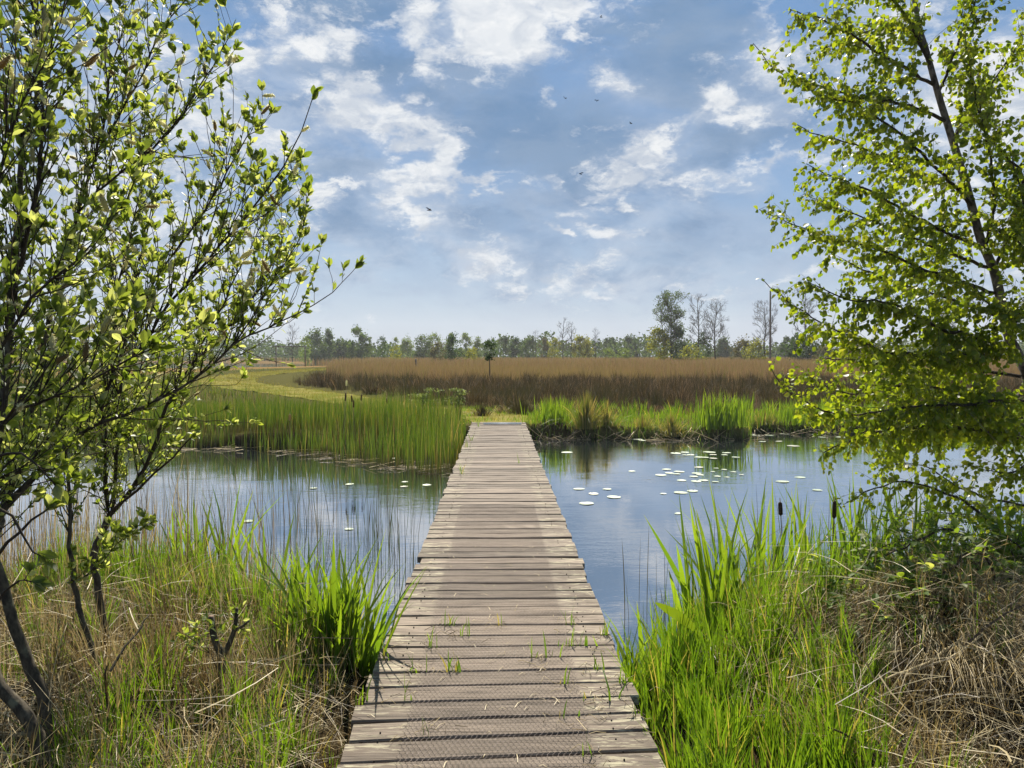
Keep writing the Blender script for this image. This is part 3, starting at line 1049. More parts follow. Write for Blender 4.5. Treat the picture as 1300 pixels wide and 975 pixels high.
tufts(gr, 110, 1.4, 4.6, 2.2, 5.2, lambda x, y: kr(x, y) & (clumpy(x, y, 1.5, 1.) > .35), 16, (.12, .38), (.004, .008), .06, .4)
tufts(straw, 150, -4.0, -0.8, 2.2, 6.4, kl, 34, (.22, .52), (.0025, .0055), .09, .42, .6)
tufts(straw, 60, -2.3, -0.95, 3.6, 5.2, kl, 46, (.28, .48), (.0025, .0055), .10, .30, .4)
tufts(straw, 170, 1.25, 4.2, 2.4, 5.2, kb, 44, (.14, .36), (.0025, .0055), .10, .55, .9)
o = straw.obj('dry_grass', M['straw'])
tag(o, 'tangle of dry straw coloured grass on both near banks', kind='stuff')
# far right bank: low bright sward
P = scatter(9000, 0.75, 16, 17.9, 22.5, lambda x, y: (y > far_shore(x) - 0.1) & (y < far_shore(x) + 2.6) & (path_dist(x, y) > 0))
add_blades(gr, P, R.uniform(0.12, 0.34, len(P)), R.uniform(0.008, 0.018, len(P)), lean_(len(P), 0.3), 2, R.uniform(0, .4, len(P)))
tufts(gr, 120, 1.2, 18, 20.2, 24, lambda x, y: (y > far_shore(x) + 1.6) & (y < far_shore(x) + 4.2) & (path_dist(x, y) > 0), 30, (.25, .55), (.01, .02), .16, .35)
P = scatter(2500, -3, 3, 18.3, 24, lambda x, y: (y > far_shore(x) + .2) & (path_dist(x, y) > -0.2) & (path_dist(x, y) < 1.0))
add_blades(gr, P, R.uniform(0.06, 0.2, len(P)), R.uniform(0.008, 0.016, len(P)), lean_(len(P), 0.3), 2, R.uniform(0, .4, len(P)))
# sprouts pushing up through the gaps of the near planks
spr = [(-0.42, 3.9, 7), (-0.30, 4.45, 8), (-0.22, 3.80, 13), (-0.37, 4.20, 6), (-0.43, 3.55, 4), (-0.20, 4.28, 5), (0.42, 4.55, 5), (0.46, 4.12, 8), (0.50, 3.78, 7),
       (0.33, 3.62, 4), (0.42, 3.45, 5), (0.52, 3.45, 4), (0.33, 3.28, 3), (0.33, 3.02, 3), (0.28, 4.05, 3), (0.37, 4.22, 4), (0.0, 4.5, 2), (-0.33, 3.2, 2), (0.16, 3.95, 3),
       (-0.5, 14.5, 8), (-0.44, 17.3, 8), (-0.5, 18.1, 8), (-0.5, 10.4, 6), (-0.55, 13.4, 5), (0.3, 11.5, 2), (0.62, 3.7, 9), (0.64, 3.3, 9), (0.62, 4.3, 8), (-0.64, 4.1, 9), (-0.63, 3.6, 8)]
for (x, y, n) in spr:
    y = 1.0 + round((y - 1.0) / PITCH_P) * PITCH_P
    q = np.stack([R.normal(x, 0.022, n), R.normal(y, 0.006, n), np.full(n, DECK - 0.02)], 1)
    add_blades(gr, q, R.uniform(0.06, 0.17, n) * (1.6 if y > 9 else 1), R.uniform(0.006, 0.011, n), lean_(n, 0.3), 3, R.uniform(0, .3, n))
o = gr.obj('grass', M['grass'])
tag(o, 'fresh green grass on the banks and sprouting through the deck gaps', kind='stuff')

# dry stalks and litter on the deck and the water by the far reeds
lit = Geo()
n = 190
P = np.stack([R.uniform(-0.6, 0.62, n), R.uniform(2.4, 6.5, n), np.full(n, DECK + 0.004)], 1)
a = R.uniform(0, 2 * np.pi, n)
for i in range(n):
    L = R.uniform(0.008, 0.07)
    d = np.array([math.cos(a[i]), math.sin(a[i]), 0]) * L
    s = np.array([-math.sin(a[i]), math.cos(a[i]), 0]) * 0.0016
    V = np.array([P[i] - s, P[i] + s, P[i] + d / 2 + s + [0, 0, .008], P[i] + d / 2 - s + [0, 0, .008], P[i] + d + s, P[i] + d - s])
    lit.add(V, [np.array([(0, 1, 2, 3), (3, 2, 4, 5)])], tint=R.uniform(), t=.5)
for (sx, sy_, sn) in spr:
    if sy_ > 6:
        continue
    for _ in range(5):
        b0 = np.array([R.normal(sx, .05), R.normal(sy_, .06), DECK + .006])
        al = R.uniform(0, 6.28)
        L = R.uniform(.03, .11)
        d = np.array([math.cos(al), math.sin(al), 0])
        e = np.array([-d[1], d[0], 0])
        c = [b0, b0 + d * L * .4 + e * L * R.normal(0, .2) + [0, 0, R.uniform(.002, .025)], b0 + d * L * .75 + e * L * R.normal(0, .35) + [0, 0, R.uniform(.002, .02)], b0 + d * L + [0, 0, .002]]
        V, Q = tubes(np.array([c]), np.full((1, 4), .0014), 3)
        lit.add(V, Q, tint=R.uniform(), t=.5)
n = 150
x = R.uniform(-9, -0.8, n)
y = np.interp(x, [-9, -4.5, -2.4, -0.9], [17.0, 15.9, 13.8, 12.9]) + np.abs(R.normal(0, .7, n)) - 0.25
for i in range(n):
    L = R.uniform(0.1, 0.8)
    al = R.normal(0, .5)
    P0 = np.array([x[i], y[i], R.uniform(0.0, 0.05)])
    d = np.array([math.cos(al), math.sin(al), R.normal(0, .12)]) * L
    V, Q = tubes(np.array([[P0, P0 + d / 2, P0 + d]]), np.full((1, 3), R.uniform(.003, .007)), 3)
    lit.add(V, Q, tint=R.uniform(), t=.5)
n = 160
x = R.uniform(0.9, 9, n)
y = far_shore(x) - np.abs(R.normal(0, .25, n))
for i in range(n):
    P0 = np.array([x[i], y[i], 0.01])
    d = np.array([R.normal(0, .3), R.normal(0, .2), abs(R.normal(0, .14))])
    V, Q = tubes(np.array([[P0, P0 + d / 2, P0 + d]]), np.full((1, 3), .007), 3)
    lit.add(V, Q, tint=R.uniform(), t=.5)
o = lit.obj('reed_litter', M['straw'])
tag(o, 'broken pale reed stems lying on deck and along the waterline', kind='stuff')

# -- reed bed on the far left shore
reeds = Geo()
front = lambda x: np.interp(x, [-30, -9, -4.5, -2.6, -1.6, -0.75], [18.2, 17.0, 15.9, 14.3, 13.2, 13.0])
kz = lambda x, y: (y > front(x) + 0.25 * clumpy(x, y, .6)) & (path_dist(x, y) > 0.2 + .5 * clumpy(x, y, .5, 2.)) & (x < -0.74) & (lake_d(x, y) < 0)
P = scatter(17000, -16, -0.72, 12.8, 26, lambda x, y: kz(x, y) & (y < front(x) + 5.5), 6)
P = P[clumpy(P[:, 0], P[:, 1], .9, 5.) + R.normal(0, .7, len(P)) > -1.0]
P[:, 2] = np.maximum(P[:, 2], -0.1)
dd = P[:, 1] - front(P[:, 0])
hh = R.uniform(0.6, 1.08, len(P)) * (1 + .10 * clumpy(P[:, 0], P[:, 1], .8, 2.)) * np.interp(P[:, 0], [-8, -4, -2.5, -1], [0.66, 0.80, 1.0, 1.24]) * np.interp(dd, [0, 1, 4, 6], [.85, 1.05, .9, .6])
add_blades(reeds, P, hh, R.uniform(0.008, 0.017, len(P)), lean_(len(P), 0.10, (.02, 0)), 3, R.uniform(0, .08, len(P)))
P = scatter(11000, -40, -5, 17, 60, lambda x, y: kz(x, y) & (y > front(x) + 1.5) & (path_dist(x, y) > 1.0) & (x < np.interp(y, [17, 35, 60], [-4, -10, -24])), 6)
add_blades(reeds, P, R.uniform(0.25, 0.7, len(P)) * (1 + .3 * clumpy(P[:, 0], P[:, 1], .3, 1.)), R.uniform(0.012, 0.026, len(P)), lean_(len(P), 0.15), 2, R.uniform(0, .1, len(P)))
P = scatter(14000, -75, -8, 26, 95, lambda x, y: (path_dist(x, y) > 0.6) & (x < np.interp(y, [26, 41, 60, 80, 100], [-7, -14, -23, -25, -23])) & (lake_d(x, y) < -.03), 4)
add_blades(reeds, P, R.uniform(0.10, 0.34, len(P)) * (1 + .4 * clumpy(P[:, 0], P[:, 1], .2, 1.)), R.uniform(0.02, 0.05, len(P)), lean_(len(P), 0.3), 2, R.uniform(0, .3, len(P)))
P = scatter(600, -14, -0.74, 12.8, 22, lambda x, y: kz(x, y) & (y < front(x) + 3), 6)
P[:, 2] = np.maximum(P[:, 2], -0.1)
add_blades(reeds, P, R.uniform(.4, 1.0, len(P)), R.uniform(.008, .014, len(P)), lean_(len(P), .16), 3, R.uniform(0, .3, len(P)), tint=np.full(len(P), .95))
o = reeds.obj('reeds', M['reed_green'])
tag(o, 'green reed bed standing along the far left shore', kind='stuff')

# -- sparse stalks rising from open water
st = Geo()
P = np.stack([R.uniform(-5.2, -1.7, 230) , R.uniform(6.0, 9.0, 230), np.full(230, -0.05)], 1)
add_blades(st, P, R.uniform(0.4, 1.25, len(P)), R.uniform(0.004, 0.008, len(P)), lean_(len(P), 0.12), 4, R.uniform(0, .1, len(P)))
o = st.obj('reed_stalks', M['stalk'])
tag(o, 'thin dead reed stalks standing in the water on the left', kind='stuff')
st = Geo()
cc = np.concatenate([np.stack([R.normal(a, s, n), R.normal(b, s * 2, n)], 1) for a, b, s, n in
                     [(-0.95, 7.0, .12, 34), (-1.15, 8.2, .2, 40), (-1.6, 7.6, .25, 40), (-2.2, 8.4, .4, 46), (-1.35, 10., .3, 40), (-2.7, 10, .6, 46), (-3.6, 8.6, .6, 40), (-1.9, 6.6, .3, 24), (1.15, 5.2, .15, 22), (1.45, 5.6, .2, 18),
                      (2.6, 6.6, .5, 26), (3.6, 7.2, .6, 30), (4.6, 7.4, .5, 20)]])
P = np.concatenate([cc, np.full((len(cc), 1), -0.05)], 1)
P = P[np.abs(P[:, 0]) > .72]
add_blades(st, P, R.uniform(0.25, 0.85, len(P)), R.uniform(0.004, 0.008, len(P)), lean_(len(P), 0.10), 4, R.uniform(0, .15, len(P)))
o = st.obj('sedge_stalks', M['stalk_dark'])
tag(o, 'dark thin sedge stalks rising from the water beside the boardwalk', kind='stuff')

# -- brown rush bed and the tawny reed field behind it
ru = Geo()
kk = lambda x, y: (y > far_shore(x) + 2.3 + .9 * clumpy(x, y, .5)) & (path_dist(x, y) > 0.5 + .3 * clumpy(x, y, .4)) & (x > np.interp(y, [20, 23, 27, 34, 41, 50], [0.9, 0.2, -2.4, -6.0, -10.0, -14]))
for (n, nb, x0, x1, y0, y1, w, sp) in ((520, 75, -14, 30, 21, 34, .013, .34), (620, 60, -16, 46, 33, 48, .022, .42)):
    Cn = scatter(n, x0, x1, y0, y1, kk, 4)
    hm = 0.78 + 0.24 * clumpy(Cn[:, 0], Cn[:, 1], .3, 3.) + R.normal(0, .17, len(Cn)) + 0.5 * np.exp(-((Cn[:, 0] + 9.0) / 1.6) ** 2 - ((Cn[:, 1] - 44) / 2.5) ** 2)
    hm = np.clip(hm, .45, 1.5) * np.interp(Cn[:, 1], [20, 24, 28], [.62, .85, 1.0])
    tb = np.clip(R.normal(.5, .28, len(Cn)), 0.02, .98)
    i = np.repeat(np.arange(len(Cn)), nb)
    m = len(i)
    rr, aa = np.sqrt(R.uniform(0, 1, m)), R.uniform(0, 2 * np.pi, m)
    dxy = np.stack([np.cos(aa), np.sin(aa)], 1) * rr[:, None]
    P = Cn[i].copy()
    P[:, :2] += dxy * sp * .75
    hb = hm[i] * R.uniform(.6, 1.08, m) * (1.08 - .35 * rr)
    add_blades(ru, P, hb, R.uniform(.6, 1.3, m) * w, dxy * .55 + lean_(m, .13), 3, rr * R.uniform(.1, .5, m), tint=np.clip(tb[i] + R.normal(0, .20, m), 0, .999))
    P = scatter(n * 12, x0, x1, y0, y1, kk, 4)
    add_blades(ru, P, R.uniform(.35, .85, len(P)), R.uniform(.6, 1.2, len(P)) * w, lean_(len(P), .2), 2, R.uniform(0, .25, len(P)))
o = ru.obj('rushes', M['rush'])
tag(o, 'dark brown rush bed covering the marsh beyond the pond', kind='stuff')

rf = Geo()
kf = lambda x, y: (path_dist(x, y) > 1.5) & (lake_d(x, y) < -0.05) & (x > np.interp(y, [46, 70, 110, 140, 300], [-13, -17, -8, -60, -160])) & ~((y < 120) & (path_dist(x, y) < 5) & (x < -5)) & ~((x < -0.262 * y) & (y < 165))
for (y0, y1, n, w, hs) in ((46, 62, 26000, .03, 1.0), (60, 90, 30000, .05, 1.15), (88, 150, 32000, .08, 1.3), (145, 300, 36000, .16, 1.35)):
    hw = y1 * 0.72
    P = scatter(n, -hw, hw, y0, y1, kf, 2.5)
    hh = (1.28 + 0.10 * clumpy(P[:, 0], P[:, 1], .12, 2.)) * R.uniform(.72, 1.08, len(P)) * np.interp(P[:, 1], [46, 56, 80, 150], [.82, .95, 1.1, 1.2])
    add_blades(rf, P, hh, R.uniform(.6, 1.2, len(P)) * w, lean_(len(P), 0.14), 2, R.uniform(0, .15, len(P)))
o = rf.obj('reed_field', M['reed_dry'])
tag(o, 'wide field of tawny dry reed stretching to the tree line', kind='stuff')

# short blades on the mown path edge
tf = Geo()
n = 14000
i = R.integers(0, len(PATHC), n)
q = PATHC[i]
tt = R.uniform(-1.05, 1.05, n)
xy = q[:, :2] + nr[i] * (tt * q[:, 2])[:, None] + R.normal(0, .3, (n, 2))
P = np.concatenate([xy, (hgt(xy[:, 0], xy[:, 1]) + 0.01)[:, None]], 1)
P = P[(P[:, 1] > 19)]
add_blades(tf, P, R.uniform(0.04, 0.15, len(P)), R.uniform(0.012, 0.03, len(P)) * np.clip(P[:, 1] / 30, 1, 3), lean_(len(P), 0.4), 1)
o = tf.obj('turf', M['turf_blade'])
tag(o, 'short pale turf blades on the mown path', kind='stuff')

# ---------------------------------------------------------------- iris, tussocks, cattails
def blade_mesh(seed, w=0.036):
    r = np.random.default_rng(seed)
    seg = 5
    V, F = [], []
    bend = r.uniform(0.02, 0.25)
    if seed % 4 == 3:
        bend = 0.45
    for k in range(seg + 1):
        t = k / seg
        c = (bend * t ** 2, 0, t - 0.25 * bend * t * t)
        ww = w * (0.75 + .25 * min(1, 3 * t)) * (1 - t ** 2.4) * .5
        if k < seg:
            V += [(c[0], -ww, c[2]), (c[0] + ww * .35, 0, c[2]), (c[0], ww, c[2])]
        else:
            V.append(c)
    for k in range(seg - 1):
        a = 3 * k
        F += [(a, a + 1, a + 4, a + 3), (a + 1, a + 2, a + 5, a + 4)]
    a = 3 * (seg - 1)
    F += [(a, a + 1, a + 3), (a + 1, a + 2, a + 3)]
    me = bpy.data.meshes.new('leaf')
    me.from_pydata(V, [], F)
    at_ = me.attributes.new('t', 'FLOAT', 'POINT')
    at_.data.foreach_set('value', np.array([v[2] for v in V], dtype=np.float32))
    me.materials.append(M['iris'])
    me.update()
    return me


BLADES = [blade_mesh(s) for s in range(8)]


def iris(u, v, Y, n, h, spread, label, group, leanx=0.0, single=True, lean=0.16):
    p = at(u, v, Y)
    p[2] = max(hgt(p[0], p[1]), -0.02)
    root = thing('iris_clump', p, label, 'iris', group)
    if single:
        for k in range(n):
            o = link(bpy.data.objects.new('leaf', BLADES[int(R.integers(0, 8))]), root)
            x, y = R.normal(0, spread, 2)
            o.location = (x, y * .7, -0.03)
            o.scale = (1, R.uniform(.75, 1.25), 1)
            s = h * 1.2 * R.uniform(.5, 1.08)
            o.scale = (s, R.uniform(.75, 1.2), s)
            o.rotation_euler = (R.normal(0, lean), R.normal(leanx, lean), R.uniform(0, 2 * math.pi))
    else:
        g = Geo()
        P = np.stack([R.normal(p[0], spread, n), R.normal(p[1], spread * .7, n), np.full(n, p[2] - .03)], 1)
        add_blades(g, P, h * R.uniform(.55, 1.1, n), R.uniform(0.018, 0.034, n), lean_(n, lean, (leanx, 0)), 4, R.uniform(0, .15, n))
        g.obj('leaves', M['iris'], root, p)
    return root


gi = 'yellow flag iris clumps on the near banks'
iris(412, 880, 4.15, 40, 0.64, 0.08, 'iris clump beside the boardwalk with one broad pale-tipped blade', gi)
iris(455, 880, 4.15, 36, 0.66, 0.06, 'tall iris clump touching the left edge of the boardwalk', gi)
iris(275, 775, 5.75, 40, 0.98, 0.10, 'upright iris clump at the left water edge among tan stalks', gi)
iris(335, 775, 5.35, 34, 0.82, 0.10, 'iris clump with blades bending right over the left water', gi, 0.25)
iris(232, 780, 5.7, 26, 0.72, 0.12, 'low iris clump behind the willow stem on the left bank', gi)
iris(808, 850, 4.35, 40, 0.50, 0.08, 'short iris clump touching the right edge of the boardwalk', gi)
iris(845, 810, 4.75, 20, 0.50, 0.07, 'thin iris clump standing in shallow water by the broad dock leaf', gi)
iris(910, 800, 4.75, 40, 0.80, 0.10, 'bright iris clump between the dock leaf and the cattails', gi)
iris(960, 770, 5.3, 40, 0.98, 0.10, 'iris clump with one very tall leaning blade at the right water edge', gi, -0.08)
iris(1020, 760, 5.5, 52, 0.95, 0.14, 'dense dark iris clump under the cattail heads', gi)
iris(1085, 750, 5.5, 46, 0.88, 0.13, 'iris clump in front of the hanging birch leaves', gi)
iris(1160, 745, 5.6, 34, 0.85, 0.15, 'iris clump behind the bramble stems', gi)
iris(1290, 770, 4.9, 14, 0.95, 0.07, 'few wide dark iris blades at the foot of the birch', gi)
iris(437, 865, 4.35, 34, 0.62, 0.07, 'iris clump between the two clumps left of the boardwalk, set back', gi)
iris(392, 840, 4.55, 34, 0.50, 0.09, 'low iris clump left of the broad pale-tipped one', gi)
iris(478, 850, 4.45, 20, 0.42, 0.04, 'small iris clump squeezed against the left deck edge', gi)
gf = 'iris clumps on the far bank'
iris(705, 557, 18.9, 130, 0.75, 0.25, 'bright leafy clump beside the far right corner of the boardwalk', gf, single=False)
iris(905, 557, 18.5, 130, 0.98, 0.22, 'tall dark green iris clump on the far bank, nearest the lily drift', gf, single=False)
iris(932, 557, 18.5, 120, 0.92, 0.22, 'iris clump leaning right on the far bank beside the tallest one', gf, single=False)
iris(1010, 552, 19.9, 160, 0.75, 0.4, 'low broad iris clump on the far bank behind the birch twigs', gf, single=False)
iris(1075, 552, 20.0, 160, 0.70, 0.4, 'iris clump on the far bank seen through the birch leaves', gf, single=False)


def tussock(u, v, Y, n, h, spread, label, mat='tussock', drop=0.45, w=0.012):
    p = at(u, v, Y)
    p[2] = hgt(p[0], p[1])
    root = thing('sedge_tussock', p, label, 'sedge', 'sedge tussocks on the far bank')
    g = Geo()
    rr = np.abs(R.normal(0, spread, n))
    aa = R.uniform(0, 2 * np.pi, n)
    P = np.stack([p[0] + rr * .6 * np.cos(aa), p[1] + rr * .4 * np.sin(aa), np.full(n, p[2] - .04)], 1)
    L = np.stack([np.cos(aa), np.sin(aa)], 1) * (rr / spread * .38)[:, None]
    add_blades(g, P, h * R.uniform(.6, 1.1, n), R.uniform(.6, 1.3, n) * w, L, 4, rr / spread * drop * R.uniform(.4, 1, n))
    g.obj('leaves', M[mat], root, p)
    return root


tussock(744, 560, 18.6, 620, 0.95, .30, 'big rounded sedge tussock on the far bank right of the boardwalk', drop=.4)
tussock(770, 560, 18.7, 300, 0.70, .25, 'smaller green tussock leaning against the big rounded one')
tussock(815, 559, 18.8, 300, 0.40, .40, 'low grassy tussock with bare roots at the far waterline')
tussock(852, 559, 18.5, 420, 0.66, .26, 'straw streaked sedge tussock left of the far irises', drop=.6)
tussock(970, 553, 19.9, 260, 0.42, .45, 'low green tussock right of the far irises')
tussock(612, 533, 20.8, 260, 0.45, .22, 'dark tussock left of the pale gap at the boardwalk end', 'rush')
tussock(662, 531, 21.4, 340, 0.62, .40, 'dark tussock right of the pale gap at the boardwalk end', 'rush')
tussock(637, 526, 21.8, 260, 0.32, .22, 'pale dry tussock in the gap straight beyond the boardwalk', 'straw')


def cattail(u, vt, vb, Y, label, head=(.011, .13), group='cattails with brown heads', fluffy=False):
    top = at(u, vt, Y)
    bot = top.copy()
    bot[2] = max(hgt(bot[0], bot[1]), -0.05)
    root = thing('cattail', bot, label, 'cattail', group)
    lean = R.normal(0, .05)
    b2 = bot + np.array([lean, 0, 0])
    path = np.array([[b2 * (1 - t) + top * t for t in (0, .35, .7, 1)]])
    V, P = tubes(path, np.array([[.006, .005, .004, .003]]), 5)
    build('stalk', V, P, M['stalk'], root, {'tint': np.full(len(V), .3), 't': np.full(len(V), .5)}, base=bot)
    d = norm(top - b2)
    c1, c0 = top - d * .03, top - d * (.03 + head[1])
    hp = np.array([[c0, c0 + (c1 - c0) * .1, c0 + (c1 - c0) * .5, c0 + (c1 - c0) * .9, c1]])
    r = head[0]
    V, P = tubes(hp, np.array([[r * .35, r * .95, r, r * .9, r * .3]]), 8)
    build('seed_head', V, P, M['catkin'] if fluffy else M['cattail'], root, {'tint': np.full(len(V), .4), 't': np.full(len(V), .5)}, base=bot, smooth=True)


gc_ = 'cattails with brown heads'
cattail(990, 632, 770, 5.5, 'dark cattail head tilted above the right irises', (.016, .10))
cattail(1060, 630, 780, 5.05, 'dark cattail head against the hanging birch leaves', (.014, .12))
cattail(439, 497, 560, 15.5, 'cattail in the far reeds, leftmost of the three dark heads over the path', (.016, .16))
cattail(446, 500, 560, 15.7, 'cattail in the far reeds, middle one of the three dark heads over the path', (.016, .14))
cattail(449, 506, 560, 15.2, 'cattail in the far reeds, lowest of the three dark heads over the path', (.016, .15))
cattail(459, 499, 560, 15.8, 'cattail with short dark head right of the three over the path', (.014, .13))
cattail(491, 504, 560, 16.0, 'lone cattail with small head in the middle of the far reeds', (.013, .12))
cattail(440, 481, 560, 16.0, 'cattail with fluffy pale head standing highest in the far reeds', (.02, .12), fluffy=True)
cattail(368, 524, 570, 15.6, 'fluffy pale cattail low in the far left reeds', (.03, .13), fluffy=True)


def umbel(u, v, Y, hw, label):
    p = at(u, v, Y)
    b = p.copy()
    b[2] = hgt(b[0], b[1])
    root = thing('cow_parsley', b, label, 'cow parsley', 'cow parsley behind the reeds')
    g, s = Geo(), Geo()
    for k in range(16):
        e = p + np.array([R.normal(0, hw * .5), R.normal(0, hw * .4), R.uniform(-.35, .0)])
        V, P = tubes(np.array([[b, (b + e) / 2 + [R.normal(0, .04), 0, .1], e]]), np.full((1, 3), .006), 4)
        s.add(V, P, tint=.4, t=.5)
        n = 26
        q = e + np.stack([R.normal(0, .07, n), R.normal(0, .07, n), R.normal(0, .015, n)], 1)
        instanced(g, *LEAF_FAR, q, rand_rot(n), R.uniform(.03, .06, n))
    tag(s.obj('stems', M['reed_green'], root, b), kind='stuff')
    tag(g.obj('flower_heads', M['umbel'], root, b), kind='stuff')


umbel(538, 494, 18.5, .38, 'wide pale cow parsley rising behind the reed bed')
umbel(582, 494, 18.6, .22, 'narrow pale cow parsley at the right end of the reed bed')


# broad dock leaf leaning out over the water
def dock():
    b = at(885, 850, 4.1)
    b[2] = hgt(b[0], b[1])
    root = thing('dock_plant', b, 'single broad green dock leaf bending left over the right bank', 'dock')
    pts = catmull(np.array([b, at(893, 815, 4.1), at(880, 797, 4.08), at(858, 780, 4.05), at(832, 765, 4.0)]), 0.03)
    n = len(pts)
    t = np.linspace(0, 1, n)
    w = np.where(t < .35, .004, .004 + 0.030 * np.sin(np.pi * np.clip((t - .35) / .65, 0, 1)) ** .8)
    side = np.array([0.35, -.5, .8])
    side = side / np.linalg.norm(side)
    V = np.stack([pts - side * w[:, None], pts + np.array([0, .3, -1]) * (w * .25)[:, None], pts + side * w[:, None]], 1)
    i = (np.arange(n - 1) * 3)[:, None]
    build('leaf', V.reshape(-1, 3), [np.concatenate([i + np.array([0, 1, 4, 3]), i + np.array([1, 2, 5, 4])])], M['dock'], root,
          {'tint': np.full(3 * n, .9), 't': np.full(3 * n, .4)}, True, b)


dock()

# ---------------------------------------------------------------- lily pads
def pad_mesh(seed):
    r = np.random.default_rng(seed)
    n = 16
    V = [(0, 0, 0.006)]
    a0, a1 = 0.14, 2 * math.pi - 0.14
    for k in range(n):
        a = a0 + (a1 - a0) * k / (n - 1)
        rr = 0.5 * (1 + r.normal(0, .025))
        V.append((rr * .6 * math.cos(a), rr * .6 * math.sin(a), 0.010))
    for k in range(n):
        a = a0 + (a1 - a0) * k / (n - 1)
        rr = 0.5 * (1 + r.normal(0, .02))
        V.append((rr * math.cos(a), rr * math.sin(a), 0.012 + r.uniform(0, .02)))
    F = [(0, 1 + k, 2 + k) for k in range(n - 1)] + [(1 + k, 1 + n + k, 2 + n + k, 2 + k) for k in range(n - 1)]
    me = bpy.data.meshes.new('lily_pad')
    me.from_pydata(V, [], F)
    me.materials.append(M['pad'])
    for p in me.polygons:
        p.use_smooth = True
    me.update()
    return me


PADS = [pad_mesh(s) for s in range(5)]


def pad(u, v, wpx, label, group):
    p = on(u, v, 0.0)
    o = link(bpy.data.objects.new('lily_pad', PADS[int(R.integers(0, 5))]))
    o.location = (p[0], p[1], 0.004)
    s = .80 * wpx * p[1] / F_PX
    o.scale = (s, s * R.uniform(.8, 1.05), .13)
    o.rotation_euler = (R.normal(0, .015), R.normal(0, .015), R.uniform(0, 6.28))
    tag(o, label, 'lily pad', group)


Z8 = lambda x, y: (700 + x / 3.42, 540 + y / 3.42)
GP = 'lily pads on the pond'
ORD = {3: ['leftmost', 'middle', 'rightmost'], 4: ['leftmost', 'second from the left', 'second from the right', 'rightmost'],
       5: ['leftmost', 'second from the left', 'middle', 'second from the right', 'rightmost'],
       8: ['leftmost', 'second from the left', 'third from the left', 'fourth from the left', 'fourth from the right', 'third from the right', 'second from the right', 'rightmost']}


def pad_rows(items, per, rows, where, group):
    items = sorted(items, key=lambda q: q[1])
    for r_ in range(0, len(items), per):
        row = sorted(items[r_:r_ + per])
        for q, (x, y, w) in enumerate(row):
            rn = rows[r_ // per]
            pad(*Z8(x, y), w, 'lily pad, ' + ORD[len(row)][q] + ' ' + (rn + ' ' if rn else '') + where, group)


pad_rows([(540, 122, 18), (580, 118, 13), (605, 129, 14), (640, 139, 16), (685, 117, 21), (702, 128, 13), (760, 120, 16), (752, 129, 11), (800, 139, 14), (665, 140, 14), (703, 144, 13), (585, 130, 14)], 4,
         ['in the far row of', 'in the middle row of', 'in the near row of'], 'the raft below the irises', 'lily pads of the raft under the far irises')
pad_rows([(500, 192, 15), (640, 183, 16), (475, 217, 18), (512, 208, 14), (555, 202, 18), (545, 212, 12), (630, 209, 16), (645, 216, 14), (618, 223, 14), (700, 202, 8), (715, 187, 9), (720, 222, 12), (750, 193, 11),
          (762, 226, 9), (790, 203, 10), (825, 215, 8), (565, 240, 15), (628, 244, 16), (660, 240, 16), (712, 246, 12)], 5,
         ['in the farthest row of', 'in the second row of', 'in the third row of', 'in the nearest row of'], 'the loose drift', 'lily pads of the loose drift')
pad_rows([(885, 43, 17), (948, 44, 14), (1010, 38, 20), (1140, 40, 13), (1175, 52, 14), (1260, 52, 18), (915, 71, 13), (988, 70, 12)], 8, [''], 'along the far right shore', 'lily pads along the far right shore')
pad_rows([(340, 59, 16), (375, 61, 18), (395, 66, 12)], 3, [''], 'against the far bank below the low grassy tussock', 'lily pads against the far bank')
for x, y, w, l in [(68, 118, 19, 'lone lily pad on the dark reflection near the boardwalk'), (40, 58, 18, 'lily pad against the far bank by the boardwalk corner'),
                   (350, 200, 12, 'small lone lily pad left of the loose drift'), (120, 277, 19, 'lily pad nearest the boardwalk of the five in a loose ring'),
                   (183, 298, 19, 'lily pad in the middle of the five in a loose ring'), (242, 278, 15, 'smallest pad of the five, on the far side of the ring'),
                   (272, 312, 22, 'lily pad farthest right of the five in a loose ring'), (152, 340, 24, 'biggest lily pad, nearest the camera of the five in a ring'),
                   (486, 298, 11, 'small round lily pad left of the overlapping pair'), (562, 293, 23, 'wide lily pad, larger of the overlapping pair'),
                   (612, 286, 18, 'lily pad overlapping the wide pad from behind'), (550, 384, 13, 'single lily pad closest to the right irises'),
                   (1003, 245, 21, 'wide lily pad beside the tall thin stalk, left of two'), (1080, 227, 18, 'lily pad beside the tall thin stalk, right of two'),
                   (1155, 282, 16, 'lily pad just under the hanging birch leaves'), (1050, 90, 20, 'lily pad off the far right shore, in front of the row')]:
    pad(*Z8(x, y), w, l, GP)
GL = 'lily pads left of the boardwalk'
for u, v, w, l in [(503, 582, 14, 'lily pad at the foot of the far left reeds'), (444, 615, 16, 'flat lily pad on the dark reed reflection, left of the three by the deck'),
                   (398, 620, 14, 'dim lily pad on the cloud reflection left of the boardwalk'), (514, 612, 11, 'small lily pad behind another near the left deck edge'),
                   (513, 618, 14, 'lily pad in front of a smaller one near the left deck edge'), (542, 616, 15, 'lily pad closest to the left edge of the boardwalk'),
                   (443, 672, 15, 'lily pad among the dark sedge stalks on the left water'), (315, 662, 18, 'pale lily pad on the bright left water above the iris')]:
    pad(u, v, w, l, GL)


